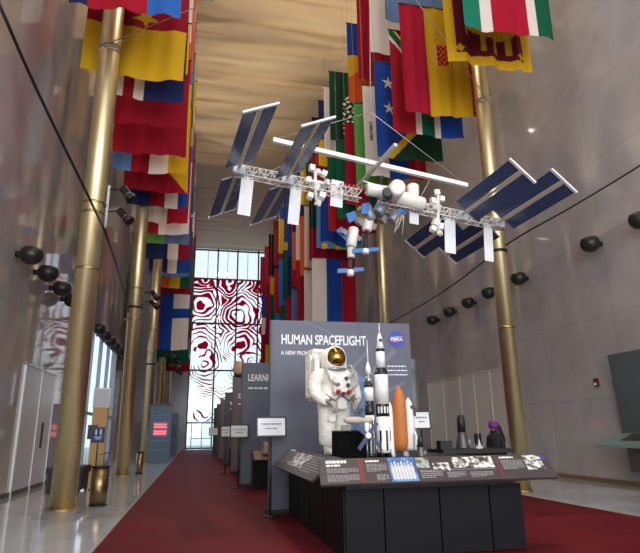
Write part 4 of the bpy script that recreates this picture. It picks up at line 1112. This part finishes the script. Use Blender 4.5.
def rail_stand(x, y0, y1, label):
    t = thing('guard_rail', label, 'rail', (x, y0, 0))
    MB().tube([(0, 0, .9), (0, y1-y0, .9)], .022, 8).build('top_rail', M_STEEL, t)
    for y in (0, y1-y0):
        MB().tube([(0, y, .03), (0, y, .9)], .02, 8).build('post', M_STEEL, t); MB().lathe([(.12, 0), (.12, .015), (.02, .03)], (0, y, 0), n=16).build('foot', M_STEEL, t)
    MB().box((0, (y1-y0)/2, .5), (.01, y1-y0-.1, .6)).build('glass_pane', M_GLASS, t)
rail_stand(-3.0, 19.6, 22.6, 'low glass guard rail between the first two left columns')
# pictogram sign on a stand
sg = at_y(98.5, 435, 18.0)
ss = thing('pictogram_sign', 'blue restroom pictogram sign on a thin black post', 'sign', (sg.x, 18.0, 0))
MB().lathe([(.15, 0), (.15, .02), (.02, .035)], n=18).build('foot', M_BLACK, ss)
MB().tube([(0, 0, .02), (0, 0, sg.z)], .018, 8).build('post', M_BLACK, ss)
sq_ = MB().box((0, -.025, sg.z), (.36, .025, .44)).build('board', mat('sign_blue', (38, 62, 118), .5), ss)
pm = MB()
for x in (-.065, .065):
    pm.lathe([(.02, 0), (.02, .004)], (x, -.04, sg.z+.15), RX, 10); pm.box((x, -.041, sg.z+.085), (.05, .004, .08)); pm.box((x, -.041, sg.z+.03), (.035, .004, .07))
pm.box((0, -.041, sg.z-.06), (.22, .004, .022)); pm.box((0, -.041, sg.z-.11), (.14, .004, .018)); pm.build('pictogram', M_TEXT, sq_)
# tan pillar stand with white header
tp_ = at_y(96, 440, 23.0)
tn = thing('poster_pillar', 'tan upright pillar with white header screen by the left wall', 'pillar', (at_y(96.5, 460, 22.6).x, 22.6, 0))
MB().box((0, 0, 1.25), (.52, .3, 2.5)).build('column', mat('tan_pillar', (206, 164, 104), .5), tn, bevel=.01)
MB().box((0, 0, 2.85), (.6, .14, .72)).build('header', M_STEEL, tn, bevel=.01)
MB().box((0, -.08, 2.85), (.54, .02, .64)).build('screen', mat('screen_pale', (206, 212, 216), .3), tn)
pl_ = MB().box((-.20, -.16, 1.62), (.34, .03, .5)).build('plaque', mat('plaque_brown', (86, 70, 56), .5), tn)
# kiosk
kx = (-2.30-1.12)/2
ki = thing('kiosk', 'tall blue-grey kiosk with glowing orange screen by the carpet edge', 'kiosk', (kx-.17, 32.45, 0))
M_KI = mat('kiosk_blue', (72, 92, 112), .4)
MB().box((0, .15, 1.52), (1.15, .3, 3.04)).build('body', M_KI, ki, bevel=.01)
MB().box((0, .15, 3.08), (1.18, .34, .1)).build('cap', mat('kiosk_cap', (84, 40, 52), .5), ki)
sc2 = MB().box((.02, -.012, 1.78), (.78, .02, .80)).build('screen', mat('kiosk_screen', (62, 58, 92), .3, emit=(96, 74, 150), estr=.5), ki)
gw = MB(); rl = random.Random(9)
for z in (2.02, 1.88, 1.66, 1.54):
    x = -.32
    while x < .3: w = rl.uniform(.06, .14); gw.box((x+w/2, -.026, z), (w, .006, .09)); x += w+.02
    gw.build('screen_graphic', mat('kiosk_glow', (255, 120, 70), .5, emit=(255, 110, 76), estr=1.3), sc2); gw = MB()
lines(ki, [(-.42, 2.5, .8, .03), (-.42, 2.36, .6, .03), (-.42, 1.18, .8, .06), (-.42, .7, .8, .03)], -.006, mat('kiosk_print', (120, 138, 156), .5))
k2 = thing('kiosk', 'narrower blue-grey kiosk behind the one with the orange screen', 'kiosk', (-1.78, 44.0, 0))
MB().box((0, .15, 1.5), (1.05, .3, 3.0)).build('body', M_KI, k2, bevel=.01)
MB().box((.1, -.01, 1.7), (.6, .02, .9)).build('screen', mat('screen_dark', (40, 52, 66), .3), k2)
# dark case at the far left between columns
# spot lamp clusters on the columns
def lamp_cluster(x, y, z, heads, label, bar=True):
    t = thing('spot_lamp_cluster', label, 'lamp', (x, y, z), 0, 'spot lamps clamped to the left columns')
    if bar: MB().tube([(0, 0, -.55), (0, 0, .55)], .035, 8).build('mounting_bar', mat('bar_pale', (206, 204, 200), .4), t)
    MB().box((-.12, 0, 0), (.28, .06, .07)).build('clamp', M_BLACK, t)
    for (dx, dy, dz, tx, tz) in heads:
        R = Vector((tx, -.25, tz)).to_track_quat('Z', 'Y').to_matrix()
        h_ = MB().lathe([(.05, -.22), (.10, -.18), (.105, .12), (.13, .14), (.13, .25), (.10, .26)], (dx, dy, dz), R, 16).build('lamp_head', M_BLACK, t)
        MB().tube([(0, 0, dz+.08), (dx*.6, dy*.6, dz+.1), (dx, dy, dz)], .02, 6).build('yoke', M_BLACK, h_)
        MB().lathe([(.108, .09), (.108, .105)], (dx, dy, dz), R, 16).build('trim_ring', M_STEEL, h_)
        MB().lathe([(.09, .235), (.09, .245)], (dx, dy, dz), R, 14).build('lens', mat('spot_lens', (255, 250, 240), .3, emit=(255, 244, 226), estr=12), h_)
b_ = at_y(107.5, 207, 13.55)
lamp_cluster(b_.x, 13.5, b_.z, [(.44, -.05, .36, .55, -.75), (.42, -.05, -.22, .65, -.75)], 'two black spot lamps on a pale bar beside the thick left column')
b_ = at_y(142, 305, 23.7)
lamp_cluster(b_.x+.05, 23.7, b_.z, [(.42, -.05, .45, .55, -.75), (.42, -.05, .05, .7, -.6)], 'pair of black spot lamps clamped to the second left column', False)
b_ = at_y(160, 362, 33.4)
lamp_cluster(b_.x+.2, 33.4, b_.z, [(.5, -.05, .35, .6, -.5), (.75, -.05, -.25, .8, -.4)], 'black spot lamps on the third left column above the kiosk', False)
b_ = at_y(174, 366, 43.4)
lamp_cluster(b_.x-.1, 43.4, b_.z, [(.3, -.05, .3, .8, -.4), (.5, -.05, -.5, .8, -.3)], 'small far spot lamps on the fourth left column', False)

# ------------------------------------------------------------------ right side
wd = thing('wall_display', 'grey-green slanted display board with shelf mounted on the right wall', 'display', (XR, 13.72, 0))
MB().hexa([(-.14, .05, 1.38), (-.10, .05, 1.38), (-.10, -3.0, 1.38), (-.14, -3.0, 1.38), (-.26, .05, 3.5), (-.22, .05, 3.5), (-.22, -3.0, 3.5), (-.26, -3.0, 3.5)]).build('board', mat('board_slate', (84, 92, 92), .35), wd)
MB().hexa([(-1.02, .1, 1.02), (-.12, .05, 1.30), (-.12, -3.0, 1.30), (-1.02, -3.0, 1.02), (-1.02, .1, 1.09), (-.12, .05, 1.38), (-.12, -3.0, 1.38), (-1.02, -3.0, 1.09)]).build('shelf', mat('shelf_green', (120, 142, 134), .35), wd)
MB().hexa([(-.72, -.55, 1.195), (-.25, -.45, 1.345), (-.25, -1.4, 1.345), (-.72, -1.5, 1.195), (-.72, -.55, 1.215), (-.25, -.45, 1.365), (-.25, -1.4, 1.365), (-.72, -1.5, 1.215)]).build('keypad', mat('keypad_dark', (62, 64, 62), .5, noise=.4, nscale=30), wd)
MB().hexa([(-.5, -.45, .40), (-.02, -.45, .40), (-.02, -3.0, .40), (-.5, -3.0, .40), (-.5, -.45, 1.12), (-.02, -.45, 1.26), (-.02, -3.0, 1.26), (-.5, -3.0, 1.12)]).build('apron', mat('apron_brown', (96, 84, 78), .5, noise=.15), wd)
MB().box((-.07, -1.2, 2.4), (.14, 1.2, .5)).build('wall_bracket', M_BLACK, wd)
lines_m = MB()
for k in range(6): lines_m.box((-.215, -.6-.35*k, 2.35), (.006, .25, .02))
fa = thing('fire_alarm', 'small red fire alarm box on the right wall', 'alarm', (XR, 14.65, 2.79))
MB().box((-.04, 0, .03), (.08, .16, .24)).build('box', mat('alarm_red', (92, 24, 18), .4), fa, bevel=.01)
MB().box((-.09, 0, -.02), (.03, .08, .07)).build('handle', M_WHITE, fa)

# ------------------------------------------------------------------ light
w = bpy.data.worlds.new('world'); scn.world = w; w.use_nodes = True
nt = w.node_tree; bg = nt.nodes['Background']
tc = nt.nodes.new('ShaderNodeTexCoord'); sx_ = nt.nodes.new('ShaderNodeSeparateXYZ'); nt.links.new(tc.outputs['Generated'], sx_.inputs[0])
rp = ramp(nt.nodes, [(.0, (214, 224, 226)), (.5, (226, 236, 242)), (.6, (232, 240, 250)), (1, (196, 216, 250))])
mr = nt.nodes.new('ShaderNodeMapRange'); mr.inputs[1].default_value = -1; mr.inputs[2].default_value = 1
nt.links.new(sx_.outputs['Z'], mr.inputs[0]); nt.links.new(mr.outputs[0], rp.inputs[0]); nt.links.new(rp.outputs[0], bg.inputs['Color'])
bg.inputs['Strength'].default_value = 1.35
def area(loc, tgt, sx, sy, power, col, name):
    l = bpy.data.lights.new(name, 'AREA'); l.shape = 'RECTANGLE'; l.size = sx; l.size_y = sy; l.energy = power; l.color = col
    o = bpy.data.objects.new(name, l); COL.objects.link(o); o.location = loc
    o.rotation_euler = (Vector(tgt)-Vector(loc)).to_track_quat('-Z', 'Y').to_euler()
area((3.4, -8.5, 6.5), (3.4, 20, 5), 15, 11, 2700, (.95, .97, 1), 'near_window_daylight')
for y in (4, 13, 22, 31, 40, 50):
    area((2.6, y, ZC-.1), (2.6, y, 0), 2.0, 2.0, 350, (1, .95, .88), 'ceiling_downlight')
# stage spots on the exhibit
spot((-2.3, 13.2, 7.4), (2.6, 8.8, 2.0), 700, 40, (1, .95, .88), 'exhibit_spot', .5, .12)
spot((2.0, 2.5, ZC-.3), (2.8, 9.0, 2.5), 5200, 26, (1, .96, .9), 'exhibit_spot', .6, .15)
scn.view_settings.exposure = 0.0
